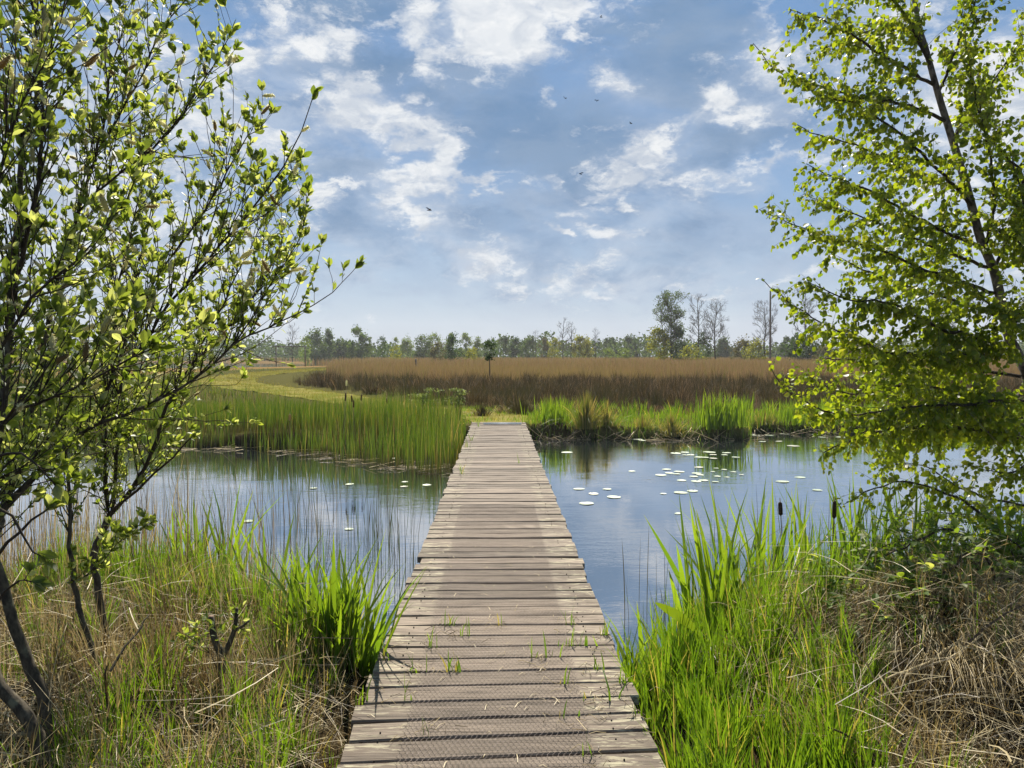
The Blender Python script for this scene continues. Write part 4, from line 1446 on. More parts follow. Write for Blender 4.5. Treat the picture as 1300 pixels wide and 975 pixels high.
# ---------------------------------------------------------------- trees near the camera
def leaf_objects(root, base, tmpl, mat, pos, mats, scale, nmax, rest_name, thing_leaf='leaf'):
    """the leaves that show largest are objects of their own; the others are one mass"""
    u, v, f = project(pos)
    px = np.where((u > -10) & (u < 1310) & (v > -10) & (v < 985) & (f > .3), scale * F_PX / np.maximum(f, .3), 0)
    order = np.argsort(-px)
    solo, rest = order[:nmax], order[nmax:]
    me = bpy.data.meshes.new(thing_leaf)
    me.from_pydata([tuple(p) for p in tmpl[0]], [], [tuple(int(i) for i in f_) for P in tmpl[1] for f_ in P])
    at_ = me.attributes.new('t', 'FLOAT', 'POINT')
    at_.data.foreach_set('value', np.clip(tmpl[0][:, 1], 0, 1).astype(np.float32))
    me.materials.append(mat)
    me.update()
    for i in solo:
        o = link(bpy.data.objects.new(thing_leaf, me), root)
        M4 = Matrix([list(mats[i][r] * scale[i]) + [pos[i][r] - base[r]] for r in range(3)] + [[0, 0, 0, 1]])
        o.matrix_local = M4
    if len(rest):
        g = Geo()
        instanced(g, tmpl[0], tmpl[1], pos[rest], mats[rest], scale[rest])
        o = g.obj(rest_name, mat, root, base)
        o['kind'] = 'stuff'


def px_path(pts, k=1.0):
    """[(u, v, depth, radius)] -> world points with radius"""
    return np.array([list(at(u, v, Y * k)) + [r * k] for u, v, Y, r in pts])


class Grow:
    def __init__(self):
        self.tw = {}
        self.lp, self.la, self.lr, self.ls = [], [], [], []

    def twig(self, P, r0, r1):
        P = np.asarray(P)
        self.tw.setdefault(len(P), []).append((P, np.linspace(r0, r1, len(P))))

    def leaf(self, p, axis, ref, s):
        self.lp.append(p)
        self.la.append(axis)
        self.lr.append(ref)
        self.ls.append(s)

    def twigs(self, g, sides=3):
        for k, L in self.tw.items():
            V, P = tubes(np.array([a for a, _ in L]), np.array([b for _, b in L]), sides)
            g.add(V, P)


def rdir():
    return norm(R.normal(size=3))


def shoot(p, d, L, n, up, wig):
    """a curved shoot"""
    pts = [p]
    d = norm(d)
    for i in range(n - 1):
        d = norm(d + np.array([0, 0, up]) + R.normal(0, wig, 3))
        pts.append(pts[-1] + d * L / (n - 1))
    return np.array(pts)


def catkin_mesh(seed):
    r = np.random.default_rng(seed)
    g = Geo()
    bow = r.uniform(-.25, .35)
    n = 6
    t = np.linspace(0, 1, n)
    path = np.stack([bow * (t - t * t) * 1.5, t, -.1 * t], 1)
    V, P = tubes(path[None], np.array([[.04, .11, .135, .13, .10, .03]]), 6)
    g.add(V, P, tint=.3, t=.5)
    m = 120
    k = r.uniform(0.03, .97, m)
    c = np.stack([bow * (k - k * k) * 1.5, k, -.1 * k], 1)
    d = r.normal(size=(m, 3))
    d[:, 1] = np.abs(d[:, 1]) * .4
    d = norm(d)
    s = norm(np.cross(d, r.normal(size=(m, 3)))) * .022
    e = c + d * r.uniform(.18, .30, (m, 1))
    V = np.stack([c - s, c + s, e], 1).reshape(-1, 3)
    g.add(V, [np.arange(3 * m).reshape(-1, 3)], tint=np.repeat(r.uniform(0, 1, m), 3), t=.5)
    o = g.obj('catkin', M['catkin'])
    me = o.data
    bpy.data.objects.remove(o)
    return me


def willow():
    base = at(60, 905, 3.5)
    base[2] = hgt(base[0], base[1]) - .05
    root = thing('willow_shrub', base, 'many stemmed willow with fresh leaves and fluffy catkins on the left bank', 'willow')
    stems = [
        # trunk with the low fork, and what rises from it
        ('a', [(140, 905, 4.25, .026), (133, 800, 4.3, .025), (122, 735, 4.3, .024), (120, 705, 4.3, .024), (130, 680, 4.3, .023), (138, 655, 4.3, .026)]),
        ('b', [(138, 655, 4.3, .020), (165, 622, 4.3, .017), (192, 578, 4.35, .016), (206, 534, 4.4, .015), (220, 501, 4.4, .014), (238, 470, 4.4, .012), (268, 440, 4.4, .010), (300, 405, 4.4, .008), (335, 360, 4.4, .006), (352, 320, 4.4, .004)]),
        ('c', [(138, 652, 4.3, .012), (185, 612, 4.2, .010), (229, 570, 4.1, .007), (248, 552, 4.05, .004)]),
        ('d', [(137, 650, 4.3, .015), (134, 600, 4.35, .014), (133, 550, 4.4, .013), (128, 500, 4.5, .012), (140, 450, 4.5, .010), (158, 390, 4.5, .008), (180, 320, 4.5, .006), (195, 250, 4.5, .004)]),
        ('e', [(142, 648, 4.3, .013), (148, 600, 4.3, .012), (147, 540, 4.3, .012), (143, 470, 4.3, .010), (146, 400, 4.3, .008), (160, 320, 4.3, .006), (178, 240, 4.3, .005), (190, 160, 4.3, .004)]),
        # long limb sweeping right
        ('f', [(52, 880, 3.3, .040), (29, 825, 3.3, .036), (12, 768, 3.3, .033), (-6, 715, 3.3, .030), (-8, 670, 3.3, .027), (30, 618, 3.35, .022), (68, 585, 3.4, .020), (100, 553, 3.45, .018), (128, 538, 3.45, .016), (169, 522, 3.5, .014),
               (204, 506, 3.5, .013), (238, 488, 3.55, .012), (271, 462, 3.6, .010), (298, 436, 3.6, .009), (340, 416, 3.65, .007), (376, 400, 3.7, .006), (420, 372, 3.75, .004), (458, 332, 3.8, .0025)]),
        ('g', [(47, 935, 3.05, .044), (22, 898, 3.05, .040), (0, 870, 3.05, .037), (-30, 800, 3.1, .033), (-30, 700, 3.2, .030), (-10, 600, 3.2, .027), (6, 500, 3.2, .024), (12, 400, 3.2, .022), (16, 351, 3.2, .020), (27, 253, 3.2, .017),
               (29, 177, 3.2, .016), (47, 126, 3.2, .013), (54, 36, 3.2, .010), (57, -30, 3.2, .008)]),
        ('h', [(29, 177, 3.2, .011), (12, 145, 3.2, .009), (-8, 128, 3.2, .007), (-30, 60, 3.2, .005)]),
        ('i', [(12, 400, 3.2, .016), (23, 350, 3.15, .014), (43, 260, 3.1, .012), (52, 202, 3.1, .011), (52, 120, 3.1, .009), (43, 30, 3.1, .007), (38, -20, 3.1, .005)]),
        ('j', [(-8, 690, 3.3, .022), (12, 620, 3.6, .020), (38, 530, 3.8, .018), (56, 440, 3.8, .016), (76, 350, 3.8, .014), (98, 270, 3.8, .012), (119, 202, 3.8, .010), (134, 141, 3.8, .008), (141, 83, 3.8, .006), (155, 36, 3.8, .004), (160, -20, 3.8, .003)]),
        ('k', [(140, 905, 3.9, .018), (125, 845, 3.9, .018), (112, 805, 3.9, .017), (100, 772, 3.9, .017), (94, 740, 3.9, .016), (88, 695, 3.9, .013), (88, 640, 3.95, .011), (84, 590, 4.0, .010), (74, 530, 4.0, .009), (62, 465, 4.0, .007), (70, 380, 4.0, .005), (95, 310, 4.0, .003)]),
        ('l', [(128, 520, 3.45, .010), (150, 455, 3.5, .009), (185, 380, 3.55, .008), (206, 340, 3.6, .007), (260, 268, 3.6, .006), (289, 217, 3.6, .005), (315, 175, 3.6, .0035), (332, 160, 3.6, .0025)]),
        ('m', [(150, 500, 3.5, .010), (190, 420, 3.45, .009), (246, 350, 3.4, .008), (290, 300, 3.4, .007), (322, 264, 3.4, .006), (361, 210, 3.4, .005), (382, 165, 3.4, .0035), (399, 118, 3.4, .0025)]),
        ('n', [(98, 270, 3.8, .009), (140, 230, 3.7, .008), (190, 190, 3.6, .007), (235, 141, 3.55, .005), (262, 95, 3.5, .004), (282, 62, 3.5, .003), (296, 38, 3.5, .002)]),
        ('o', [(119, 202, 3.8, .007), (150, 150, 3.7, .006), (190, 70, 3.6, .005), (215, 20, 3.6, .004), (245, -10, 3.6, .003)]),
        ('p', [(262, 300, 3.7, .005), (292, 200, 3.7, .003), (297, 140, 3.7, .002), (294, 100, 3.7, .0016), (288, 66, 3.7, .0012)]),
        ('q', [(240, 470, 4.4, .008), (275, 400, 4.3, .007), (310, 330, 4.3, .005), (345, 260, 4.3, .004), (372, 225, 4.3, .003)]),
        ('r', [(298, 436, 3.6, .005), (350, 350, 3.6, .004), (385, 290, 3.6, .003), (392, 236, 3.6, .002)]),
        ('s', [(206, 534, 4.4, .006), (240, 533, 4.3, .004), (280, 534, 4.25, .003), (325, 535, 4.2, .002)]),
        ('t', [(220, 501, 4.4, .004), (258, 488, 4.3, .003), (298, 490, 4.25, .002), (310, 474, 4.2, .0015)]),
        ('u', [(-20, 720, 2.6, .009), (10, 690, 2.5, .008), (40, 662, 2.5, .006), (70, 640, 2.5, .004)]),
        ('u', [(-25, 640, 2.3, .008), (15, 655, 2.3, .006), (40, 700, 2.3, .004), (60, 715, 2.3, .003)]),
        ('u', [(-25, 800, 2.5, .008), (5, 750, 2.5, .006), (30, 735, 2.5, .004), (55, 745, 2.5, .003)]),
        ('u', [(-25, 590, 2.2, .008), (10, 575, 2.2, .006), (45, 590, 2.2, .004), (75, 620, 2.2, .003)]),
        ('v', [(-20, 560, 2.4, .009), (20, 520, 2.4, .008), (70, 505, 2.4, .006), (140, 470, 2.4, .005), (200, 440, 2.4, .003)]),
        ('w', [(-10, 460, 2.6, .009), (40, 380, 2.6, .007), (100, 330, 2.6, .005), (150, 270, 2.6, .003)]),
        ('x', [(-10, 250, 2.7, .008), (20, 150, 2.7, .006), (60, 70, 2.7, .004), (90, -10, 2.7, .003)]),
        ('y', [(-40, 620, 3.0, .010), (20, 600, 3.0, .008), (60, 560, 3.0, .006), (95, 500, 3.0, .004)]),
        ('z', [(94, 740, 3.9, .006), (130, 715, 3.8, .004), (150, 690, 3.75, .003), (185, 668, 3.7, .002)]),
    ]
    G = Grow()
    cats = []
    tg = Geo()
    for nm, pts in stems:
        wp = px_path(pts)
        wp[:, 3] *= .80 if nm in 'afgk' else .68
        if nm == 'f':
            wp[6:, 3] *= .8
        if nm in 'fg':
            wp[:, 3] *= .82
        if nm in 'afgk':
            d0 = norm(wp[0, :3] - wp[1, :3]) * 0.5 + np.array([0, 0, -.5])
            d0 = d0 / max(.3, -d0[2])
            drop = max(.05, wp[0, 2] - float(hgt(wp[0, 0], wp[0, 1])) + .12)
            wp = np.concatenate([[list(wp[0, :3] + d0 * drop) + [wp[0, 3] * 1.15]], wp])
        pp = catmull(wp, .07)
        pp[1:-1, :3] += R.normal(0, .004, (len(pp) - 2, 3))
        V, P = tubes(pp[None, :, :3], pp[None, :, 3], 7)
        if nm in 'afgjk':
            g = Geo()
            g.add(V, P)
            g.obj('stem', M['willow_bark'], root, base, True)
        else:
            tg.add(V, P)
        total = len(pp)
        tn_ = norm(np.gradient(pp[:, :3], axis=0))
        for i in range(total):
            p, r = pp[i, :3], pp[i, 3]
            if p[2] < (1.05 if nm not in 'uz' else 0.6) or r > .019:
                continue
            k = 3 + (R.uniform() < .8)
            if nm in 'cstup':
                k = 1 if R.uniform() < .4 else 0
            for _ in range(k):
                L = R.uniform(.12, .50) * (0.55 if i > total - 4 else 1) * (.5 if nm in 'cstupz' else 1)
                d = tn_[i] * R.uniform(.4, 1.1) + rdir() * .75 + np.array([0, 0, .35])
                n = 5
                S = shoot(p, d, L, n, .12, .10)
                # keep the outer silhouette where the shrub ends
                u, v, f = project(S[-1])
                lim = np.interp(v, [0, 60, 130, 200, 260, 330, 400, 440, 560], [285, 300, 345, 385, 395, 440, 440, 400, 330])
                if u > lim:
                    continue
                G.twig(S, min(r * .7, .0035), .0012)
                tS = norm(np.gradient(S, axis=0))
                has_c = R.uniform() < .5 and S[-1][2] > 1.9
                for q in np.arange(.08, 1.0, .017 / L):
                    j = min(int(q * (n - 1)), n - 2)
                    fr = q * (n - 1) - j
                    pt = S[j] * (1 - fr) + S[j + 1] * fr
                    if has_c and q > .25 and q < .9:
                        if R.uniform() < .32:
                            cats.append((pt, norm(tS[j] * .4 + rdir() * .8 + np.array([0, 0, .2])), R.uniform(.048, .075)))
                        continue
                    if R.uniform() < .62:
                        ax = tS[j] * .6 + rdir() * .8
                        G.leaf(pt, ax, rdir() + np.array([0, 0, .8]), R.uniform(.020, .046))
                for _k in range(int(R.integers(5, 9))):
                    ax = tS[-1] * 1.0 + rdir() * .75 + np.array([0, 0, .15])
                    G.leaf(S[-1] - tS[-1] * R.uniform(0, .02), ax, rdir() + np.array([0, 0, .8]), R.uniform(.028, .058))
        # terminal rosette and catkins on the last stretch
        if nm != 'a':
            for _k in range(8):
                G.leaf(pp[-1, :3] - tn_[-1] * R.uniform(0, .05), tn_[-1] + rdir() * .6, rdir() + np.array([0, 0, .6]), R.uniform(.04, .062))
        if nm in 'mnox':
            for i in range(int(total * .72), total - 1):
                if R.uniform() < .75:
                    cats.append((pp[i, :3], norm(tn_[i] * .4 + rdir() * .9 + np.array([0, 0, .15])), R.uniform(.05, .078)))
    tg.obj('branches', M['twig'], root, base, True)
    g = Geo()
    G.twigs(g, 3)
    o = g.obj('twigs', M['twig'], root, base, True)
    o['kind'] = 'stuff'
    pos, ax, rf_, s = np.array(G.lp), np.array(G.la), np.array(G.lr), np.array(G.ls)
    print('willow leaves', len(pos), 'catkins', len(cats))
    leaf_objects(root, base, LEAF_WILLOW, M['willow'], pos, frames(ax, rf_), s, 300, 'foliage')
    ME = [catkin_mesh(k) for k in range(4)]
    R.shuffle(cats)
    for p, d, L in cats[:300]:
        o = link(bpy.data.objects.new('catkin', ME[int(R.integers(0, 4))]), root)
        m3 = frames(np.array([d]), np.array([rdir()]))[0] * L
        o.matrix_local = Matrix([list(m3[r]) + [p[r] - base[r]] for r in range(3)] + [[0, 0, 0, 1]])


willow()


def birch():
    base = at(1348, 716, 6.25)
    base[2] = hgt(base[0], base[1]) - .05
    root = thing('birch_tree', base, 'leaning young birch with small bright leaves filling the right side', 'birch')
    pts = [(1349, 735, 5.0, .055), (1340, 690, 5.0, .052), (1322, 570, 5.0, .049), (1302, 470, 5.0, .046), (1282, 430, 5.0, .044), (1262, 343, 5.0, .040), (1246, 307, 5.0, .038), (1228, 240, 5.0, .035), (1210, 180, 5.0, .032),
           (1191, 119, 5.0, .028), (1175, 60, 5.0, .024), (1166, 29, 5.0, .021), (1155, -40, 5.0, .016), (1148, -120, 5.0, .010)]
    pp = catmull(px_path(pts, 1.25), .10)
    pp[:, 3] *= .72
    V, P = tubes(pp[None, :, :3], pp[None, :, 3], 9)
    build('trunk', V, P, M['birch_bark'], root, smooth=True, base=base)
    brs = [
        [(1182, 85, 5.0, .012), (1150, 20, 4.9, .010), (1110, -20, 4.8, .007), (1060, -40, 4.7, .004)],
        [(1186, 108, 5.0, .012), (1120, 70, 4.9, .010), (1060, 32, 4.8, .006), (1003, 12, 4.7, .003)],
        [(1204, 155, 5.0, .013), (1155, 134, 4.9, .010), (1105, 125, 4.8, .008), (1032, 108, 4.7, .005), (984, 88, 4.65, .003), (956, 55, 4.6, .002)],
        [(1235, 262, 5.0, .013), (1192, 217, 4.8, .010), (1145, 173, 4.7, .008), (1097, 137, 4.6, .005), (1040, 120, 4.5, .003)],
        [(1228, 240, 5.0, .012), (1170, 225, 5.2, .009), (1100, 190, 5.3, .006), (1040, 172, 5.4, .004), (1012, 158, 5.4, .002)],
        [(1250, 315, 5.0, .014), (1190, 290, 4.8, .011), (1120, 250, 4.7, .007), (1060, 225, 4.6, .004), (1024, 208, 4.6, .002)],
        [(1258, 340, 5.0, .013), (1190, 315, 5.2, .010), (1110, 280, 5.3, .006), (1055, 262, 5.4, .004), (1022, 246, 5.4, .002)],
        [(1262, 372, 5.0, .013), (1173, 342, 4.8, .010), (1120, 318, 4.7, .007), (1047, 300, 4.6, .004), (1011, 286, 4.55, .003), (964, 266, 4.5, .002)],
        [(1270, 402, 5.0, .012), (1190, 375, 5.2, .009), (1120, 352, 5.3, .006), (1072, 330, 5.4, .004)],
        [(1285, 440, 5.0, .014), (1200, 418, 4.6, .010), (1130, 385, 4.4, .007), (1080, 380, 4.3, .005), (1030, 360, 4.3, .002)],
        [(1290, 452, 5.0, .013), (1210, 450, 4.7, .010), (1130, 448, 4.5, .007), (1083, 427, 4.4, .005), (1032, 405, 4.35, .004), (1003, 383, 4.3, .003), (967, 353, 4.3, .002)],
        [(1296, 478, 5.0, .014), (1230, 470, 5.2, .010), (1160, 470, 5.3, .007), (1100, 460, 5.3, .005), (1050, 455, 5.3, .003)],
        [(1305, 500, 5.0, .014), (1240, 512, 4.6, .010), (1160, 515, 4.4, .007), (1083, 528, 4.3, .005), (1032, 515, 4.25, .004), (995, 492, 4.2, .003), (977, 464, 4.2, .002)],
        [(1308, 510, 5.0, .012), (1240, 500, 4.9, .009), (1150, 490, 4.8, .006), (1080, 500, 4.8, .004), (1024, 478, 4.8, .002)],
        [(1316, 560, 5.0, .018), (1253, 546, 4.7, .014), (1191, 542, 4.6, .011), (1130, 545, 4.5, .008), (1085, 556, 4.4, .005), (1045, 575, 4.4, .003)],
        [(1310, 530, 5.0, .012), (1250, 530, 5.2, .009), (1180, 552, 5.3, .006), (1120, 575, 5.3, .003)],
        [(1345, 740, 4.7, .013), (1300, 713, 4.6, .011), (1250, 658, 4.5, .009), (1222, 636, 4.45, .008), (1190, 620, 4.4, .007), (1150, 612, 4.4, .005), (1110, 619, 4.35, .004), (1072, 640, 4.3, .002)],
        [(1335, 655, 4.9, .011), (1300, 643, 4.8, .009), (1256, 632, 4.7, .007), (1208, 614, 4.6, .005), (1170, 590, 4.6, .003), (1120, 592, 4.5, .002)],
        [(1340, 680, 4.9, .009), (1300, 672, 4.9, .008), (1240, 655, 4.9, .005), (1180, 650, 4.9, .003), (1130, 655, 4.9, .002)],
        [(1310, 530, 5.0, .008), (1300, 590, 4.6, .006), (1270, 600, 4.5, .004), (1230, 590, 4.5, .002)],
        # right of the trunk
        [(1250, 315, 5.0, .013), (1262, 260, 4.9, .010), (1255, 190, 4.8, .007), (1235, 110, 4.8, .004), (1225, 40, 4.8, .003)],
        [(1262, 343, 5.0, .013), (1300, 240, 5.1, .010), (1275, 195, 5.1, .008), (1249, 163, 5.1, .006), (1240, 90, 5.1, .003)],
        [(1282, 430, 5.0, .012), (1310, 350, 4.8, .009), (1300, 260, 4.7, .006), (1285, 200, 4.7, .004)],
        [(1191, 119, 5.0, .010), (1215, 60, 5.0, .008), (1240, 0, 5.0, .005), (1260, -50, 5.0, .003)],
        [(1175, 60, 5.0, .010), (1140, 30, 5.1, .007), (1100, 40, 5.2, .005), (1050, 60, 5.3, .003)],
        [(1210, 180, 5.0, .010), (1250, 120, 5.2, .007), (1290, 60, 5.2, .005), (1310, 20, 5.2, .003)],
        [(1240, 290, 5.0, .009), (1285, 300, 4.7, .006), (1310, 330, 4.6, .004)],
        [(1278, 420, 5.0, .009), (1290, 400, 4.6, .006), (1260, 390, 4.5, .004), (1230, 360, 4.5, .003)],
    ]
    G = Grow()
    bg = Geo()
    for bi, pts in enumerate(brs):
        bp = catmull(px_path(pts, 1.25), .07)
        bp[1:-1, :3] += R.normal(0, .006, (len(bp) - 2, 3))
        V, P = tubes(bp[None, :, :3], bp[None, :, 3], 5)
        bg.add(V, P)
        tn_ = norm(np.gradient(bp[:, :3], axis=0))
        total = len(bp)
        for i in range(int(total * .12), total):
            fr_ = i / total
            for _ in range((5 if 9 <= bi <= 15 else 4 if fr_ < .85 else 3) if bi not in (16, 17, 18, 19) else int(R.integers(1, 3))):
                L = R.uniform(.15, .48) * (1.1 - .65 * fr_)
                d = tn_[i] * .8 + rdir() * .85
                S = shoot(bp[i, :3], d, L, 4, -.10, .12)
                u, v, f = project(S[-1])
                lim = np.interp(v, [-50, 10, 60, 110, 200, 260, 350, 400, 470, 560, 640, 700], [1010, 1000, 960, 985, 1020, 965, 965, 1000, 980, 1030, 1055, 1150])
                if u < lim or v > 690:
                    continue
                G.twig(S, min(bp[i, 3] * .6, .0022), .0009)
                tS = norm(np.gradient(S, axis=0))
                for q in np.arange(.12, 1.02, .021 / L):
                    j = min(int(q * 3), 2)
                    f2 = min(q * 3 - j, 1)
                    pt = S[j] * (1 - f2) + S[j + 1] * f2
                    ax = tS[j] * .35 + rdir() * .55 + np.array([0, 0, -.55])
                    G.leaf(pt + norm(ax) * .012, ax, rdir() + np.array([0, -.5, .3]), R.uniform(.030, .054) * (1 if fr_ < .8 else .8))
            # leaves on the branch itself towards its end
            if fr_ > .5:
                for _ in range(2):
                    ax = rdir() * .7 + np.array([0, 0, -.5])
                    G.leaf(bp[i, :3] + norm(ax) * .012, ax, rdir() + np.array([0, -.5, .3]), R.uniform(.030, .052))
    bg.obj('branches', M['twig'], root, base, True)
    g = Geo()
    G.twigs(g, 3)
    o = g.obj('twigs', M['twig'], root, base, True)
    o['kind'] = 'stuff'
    pos, ax, rf_, s = np.array(G.lp), np.array(G.la), np.array(G.lr), np.array(G.ls)
    print('birch leaves', len(pos))
    leaf_objects(root, base, LEAF_BIRCH, M['birch'], pos, frames(ax, rf_), s, 300, 'foliage')


birch()


def bramble():
    base = at(1250, 770, 4.75)
    base[2] = hgt(base[0], base[1]) - .03
    root = thing('bramble_bush', base, 'sprawling bramble with arching stems and pale glinting leaves under the birch', 'bramble')
    st_ = [
        [(1255, 800, 4.3, .008), (1240, 720, 4.3, .007), (1222, 686, 4.3, .007), (1200, 670, 4.25, .006), (1171, 684, 4.2, .006), (1149, 693, 4.2, .005), (1125, 706, 4.2, .005), (1093, 724, 4.2, .004), (1060, 738, 4.2, .003)],
        [(1265, 800, 4.1, .008), (1260, 720, 4.1, .007), (1235, 700, 4.1, .007), (1198, 729, 4.0, .006), (1160, 754, 3.95, .005), (1137, 780, 3.9, .004), (1119, 798, 3.9, .003)],
        [(1270, 800, 4.3, .008), (1290, 720, 4.4, .007), (1270, 690, 4.4, .006), (1235, 718, 4.4, .005), (1200, 730, 4.4, .004)],
        [(1280, 810, 4.2, .008), (1310, 750, 4.2, .007), (1300, 700, 4.3, .006), (1270, 680, 4.4, .005), (1240, 690, 4.5, .004), (1210, 700, 4.6, .003)],
        [(1255, 800, 4.6, .007), (1210, 720, 4.7, .006), (1150, 690, 4.8, .005), (1100, 700, 4.8, .004), (1070, 715, 4.8, .003)],
        [(1250, 810, 4.0, .007), (1200, 760, 3.9, .006), (1150, 770, 3.85, .004), (1105, 800, 3.8, .003), (1085, 820, 3.8, .002)],
        [(1290, 800, 4.0, .007), (1310, 770, 3.9, .006), (1290, 735, 4.0, .005), (1260, 740, 4.1, .004)],
        [(1300, 790, 4.5, .007), (1320, 730, 4.6, .006), (1305, 690, 4.7, .005), (1280, 665, 4.8, .003)],
    ]
    G = Grow()
    bg = Geo()
    for q_, pts in enumerate(st_):
        bp = catmull(px_path(pts, 1.0 if q_ in (0, 1, 5) else 1.10), .05)
        bp[1:-1, :3] += R.normal(0, .006, (len(bp) - 2, 3))
        V, P = tubes(bp[None, :, :3], bp[None, :, 3], 5)
        g = Geo()
        g.add(V, P)
        g.obj('stem', M['twig'], root, base, True)
        tn_ = norm(np.gradient(bp[:, :3], axis=0))
        for i in range(int(len(bp) * .3), len(bp)):
            for _ in range(5):
                S = shoot(bp[i, :3], tn_[i] * .4 + rdir() + np.array([0, 0, .2]), R.uniform(.05, .24), 3, -.02, .1)
                G.twig(S, .0018, .0009)
                d = norm(S[-1] - S[0])
                s = R.uniform(.038, .066)
                for k in (-1, 0, 1):
                    sd_ = norm(np.cross(d, [0, 0, 1.]) + 1e-3)
                    G.leaf(S[-1], d * (1 if k == 0 else .35) + sd_ * k + np.array([0, 0, -.15]), np.array([0, 0, 1.0]) + rdir() * .35, s * (1 if k == 0 else .8))
                    if R.uniform() < .5:
                        G.leaf(S[1], rdir() + np.array([0, 0, -.1]), np.array([0, 0, 1.0]) + rdir() * .5, s * .7)
    G.twigs(bg, 3)
    o = bg.obj('twigs', M['twig'], root, base, True)
    o['kind'] = 'stuff'
    pos, ax, rf_, s = np.array(G.lp), np.array(G.la), np.array(G.lr), np.array(G.ls)
    print('bramble leaves', len(pos))
    leaf_objects(root, base, LEAF_BRAMBLE, M['bramble'], pos, frames(ax, rf_), s, 200, 'foliage')


bramble()


def pruned():
    base = at(277, 905, 3.72)
    base[2] = hgt(base[0], base[1]) - .04
    root = thing('willow_stump', base, 'pruned forked willow stump with a few fresh sprouts in the straw', 'stump')
    for pts in ([(277, 905, 3.72, .024), (279, 870, 3.72, .021), (281, 834, 3.72, .021), (272, 810, 3.72, .017), (268, 783, 3.72, .015)],
                [(281, 836, 3.72, .016), (292, 815, 3.72, .013), (298, 797, 3.72, .011), (301, 772, 3.72, .007)],
                [(298, 800, 3.72, .009), (308, 795, 3.70, .007), (316, 788, 3.68, .005)]):
        bp = catmull(px_path(pts), .03)
        V, P = tubes(bp[None, :, :3], bp[None, :, 3], 8)
        build('stem', V, P, M['willow_bark'], root, smooth=True, base=base)
    c = at(268, 783, 3.72)
    V, P = tubes(np.array([[c + [0, 0, -.004], c + [0.001, 0, .004]]]), np.array([[.0145, .013]]), 8)
    build('cut_face', V, P, M['cut'], root, base=base)
    G = Grow()
    for (u, v, n) in ((268, 792, 10), (278, 800, 16), (298, 780, 14), (300, 800, 10), (250, 800, 22), (235, 805, 16), (243, 820, 14)):
        p = at(u, v, R.uniform(3.62, 3.75))
        for _ in range(n):
            G.leaf(p + R.normal(0, .022, 3), rdir() + np.array([0, 0, .5]), rdir() + np.array([0, 0, .8]), R.uniform(.022, .045))
    for (u, v) in ((250, 800), (235, 805), (243, 820)):
        S = np.array([at(279, 860, 3.72), at(268, 830, 3.7), at(u, v, 3.68)])
        G.twig(S, .003, .0015)
    g = Geo()
    G.twigs(g)
    g.obj('twigs', M['twig'], root, base)
    pos, ax, rf_, s = np.array(G.lp), np.array(G.la), np.array(G.lr), np.array(G.ls)
    leaf_objects(root, base, LEAF_WILLOW, M['willow'], pos, frames(ax, rf_), s, 110, 'foliage')


pruned()


def stub(u, v, Y, r, label):
    b = at(u, v + 45, Y)
    b[2] = hgt(b[0], b[1]) - .03
    t = at(u, v, Y)
    root = thing('cut_stump', b, label, 'stump')
    V, P = tubes(np.array([[b, (b + t) / 2 + [.004, 0, 0], t]]), np.array([[r * 1.1, r, r]]), 9)
    build('stem', V, P, M['willow_bark'], root, smooth=True, base=b)
    d = norm(t - b)
    V, P = tubes(np.array([[t - d * .002, t + d * .004]]), np.array([[r * .95, r * .9]]), 9)
    build('cut_face', V, P, M['cut'], root, base=b)


stub(162, 853, 3.85, .022, 'short sawn stump with dark red cut face in the left straw')


def branch(pts, label, mat='straw', name='dead_branch'):
    bp = catmull(px_path(pts), .06)
    bp[1:-1, :3] += R.normal(0, .003, (len(bp) - 2, 3))
    V, P = tubes(bp[None, :, :3], bp[None, :, 3], 6)
    o = build(name, V, P, M[mat], attrs={'tint': np.full(len(V), .6), 't': np.full(len(V), .5)}, smooth=True)
    tag(o, label, 'branch', 'dead branches on the banks')


branch([(1125, 862, 3.35, .006), (1180, 842, 3.45, .008), (1220, 812, 3.6, .008), (1247, 796, 3.65, .007)], 'thick pale dead branch lying across the dry mound')
branch([(1150, 858, 3.4, .005), (1200, 838, 3.45, .006), (1230, 820, 3.5, .006), (1249, 803, 3.55, .005)], 'pale dead branch beneath the thick one on the mound')
branch([(1050, 923, 3.0, .004), (1085, 938, 3.0, .005), (1112, 962, 2.95, .005), (1130, 985, 2.9, .005)], 'thin dead branch sloping down at the bottom right')
branch([(925, 884, 3.7, .004), (980, 888, 3.65, .005), (1030, 890, 3.6, .005), (1052, 893, 3.6, .003)], 'straight grey stick lying through the green grass on the right')
branch([(165, 862, 3.75, .006), (205, 835, 3.8, .005), (240, 812, 3.85, .004)], 'bare pale stick rising right from the sawn stump')
branch([(136, 845, 3.4, .004), (134, 865, 3.4, .005), (137, 900, 3.4, .005), (140, 950, 3.35, .005)], 'bleached upright stick in front of the willow stems')
branch([(140, 852, 3.6, .007), (160, 820, 3.7, .006), (178, 798, 3.8, .005), (190, 780, 3.85, .003)], 'dark crooked branch beside the sawn stump', 'willow_bark')


# ---------------------------------------------------------------- posts and far details
def far_pole():
    b = at(978, 455, 120)
    b[2] = hgt(b[0], b[1])
    t = at(978, 369, 120)
    V, P = tubes(np.array([[b, (b + t) / 2, t]]), np.array([[.17, .15, .13]]), 8)
    o = build('tall_pole', V, P, M['post'])
    tag(o, 'tall bare wooden pole rising above the reeds in front of a leafless tree', 'pole')


far_pole()


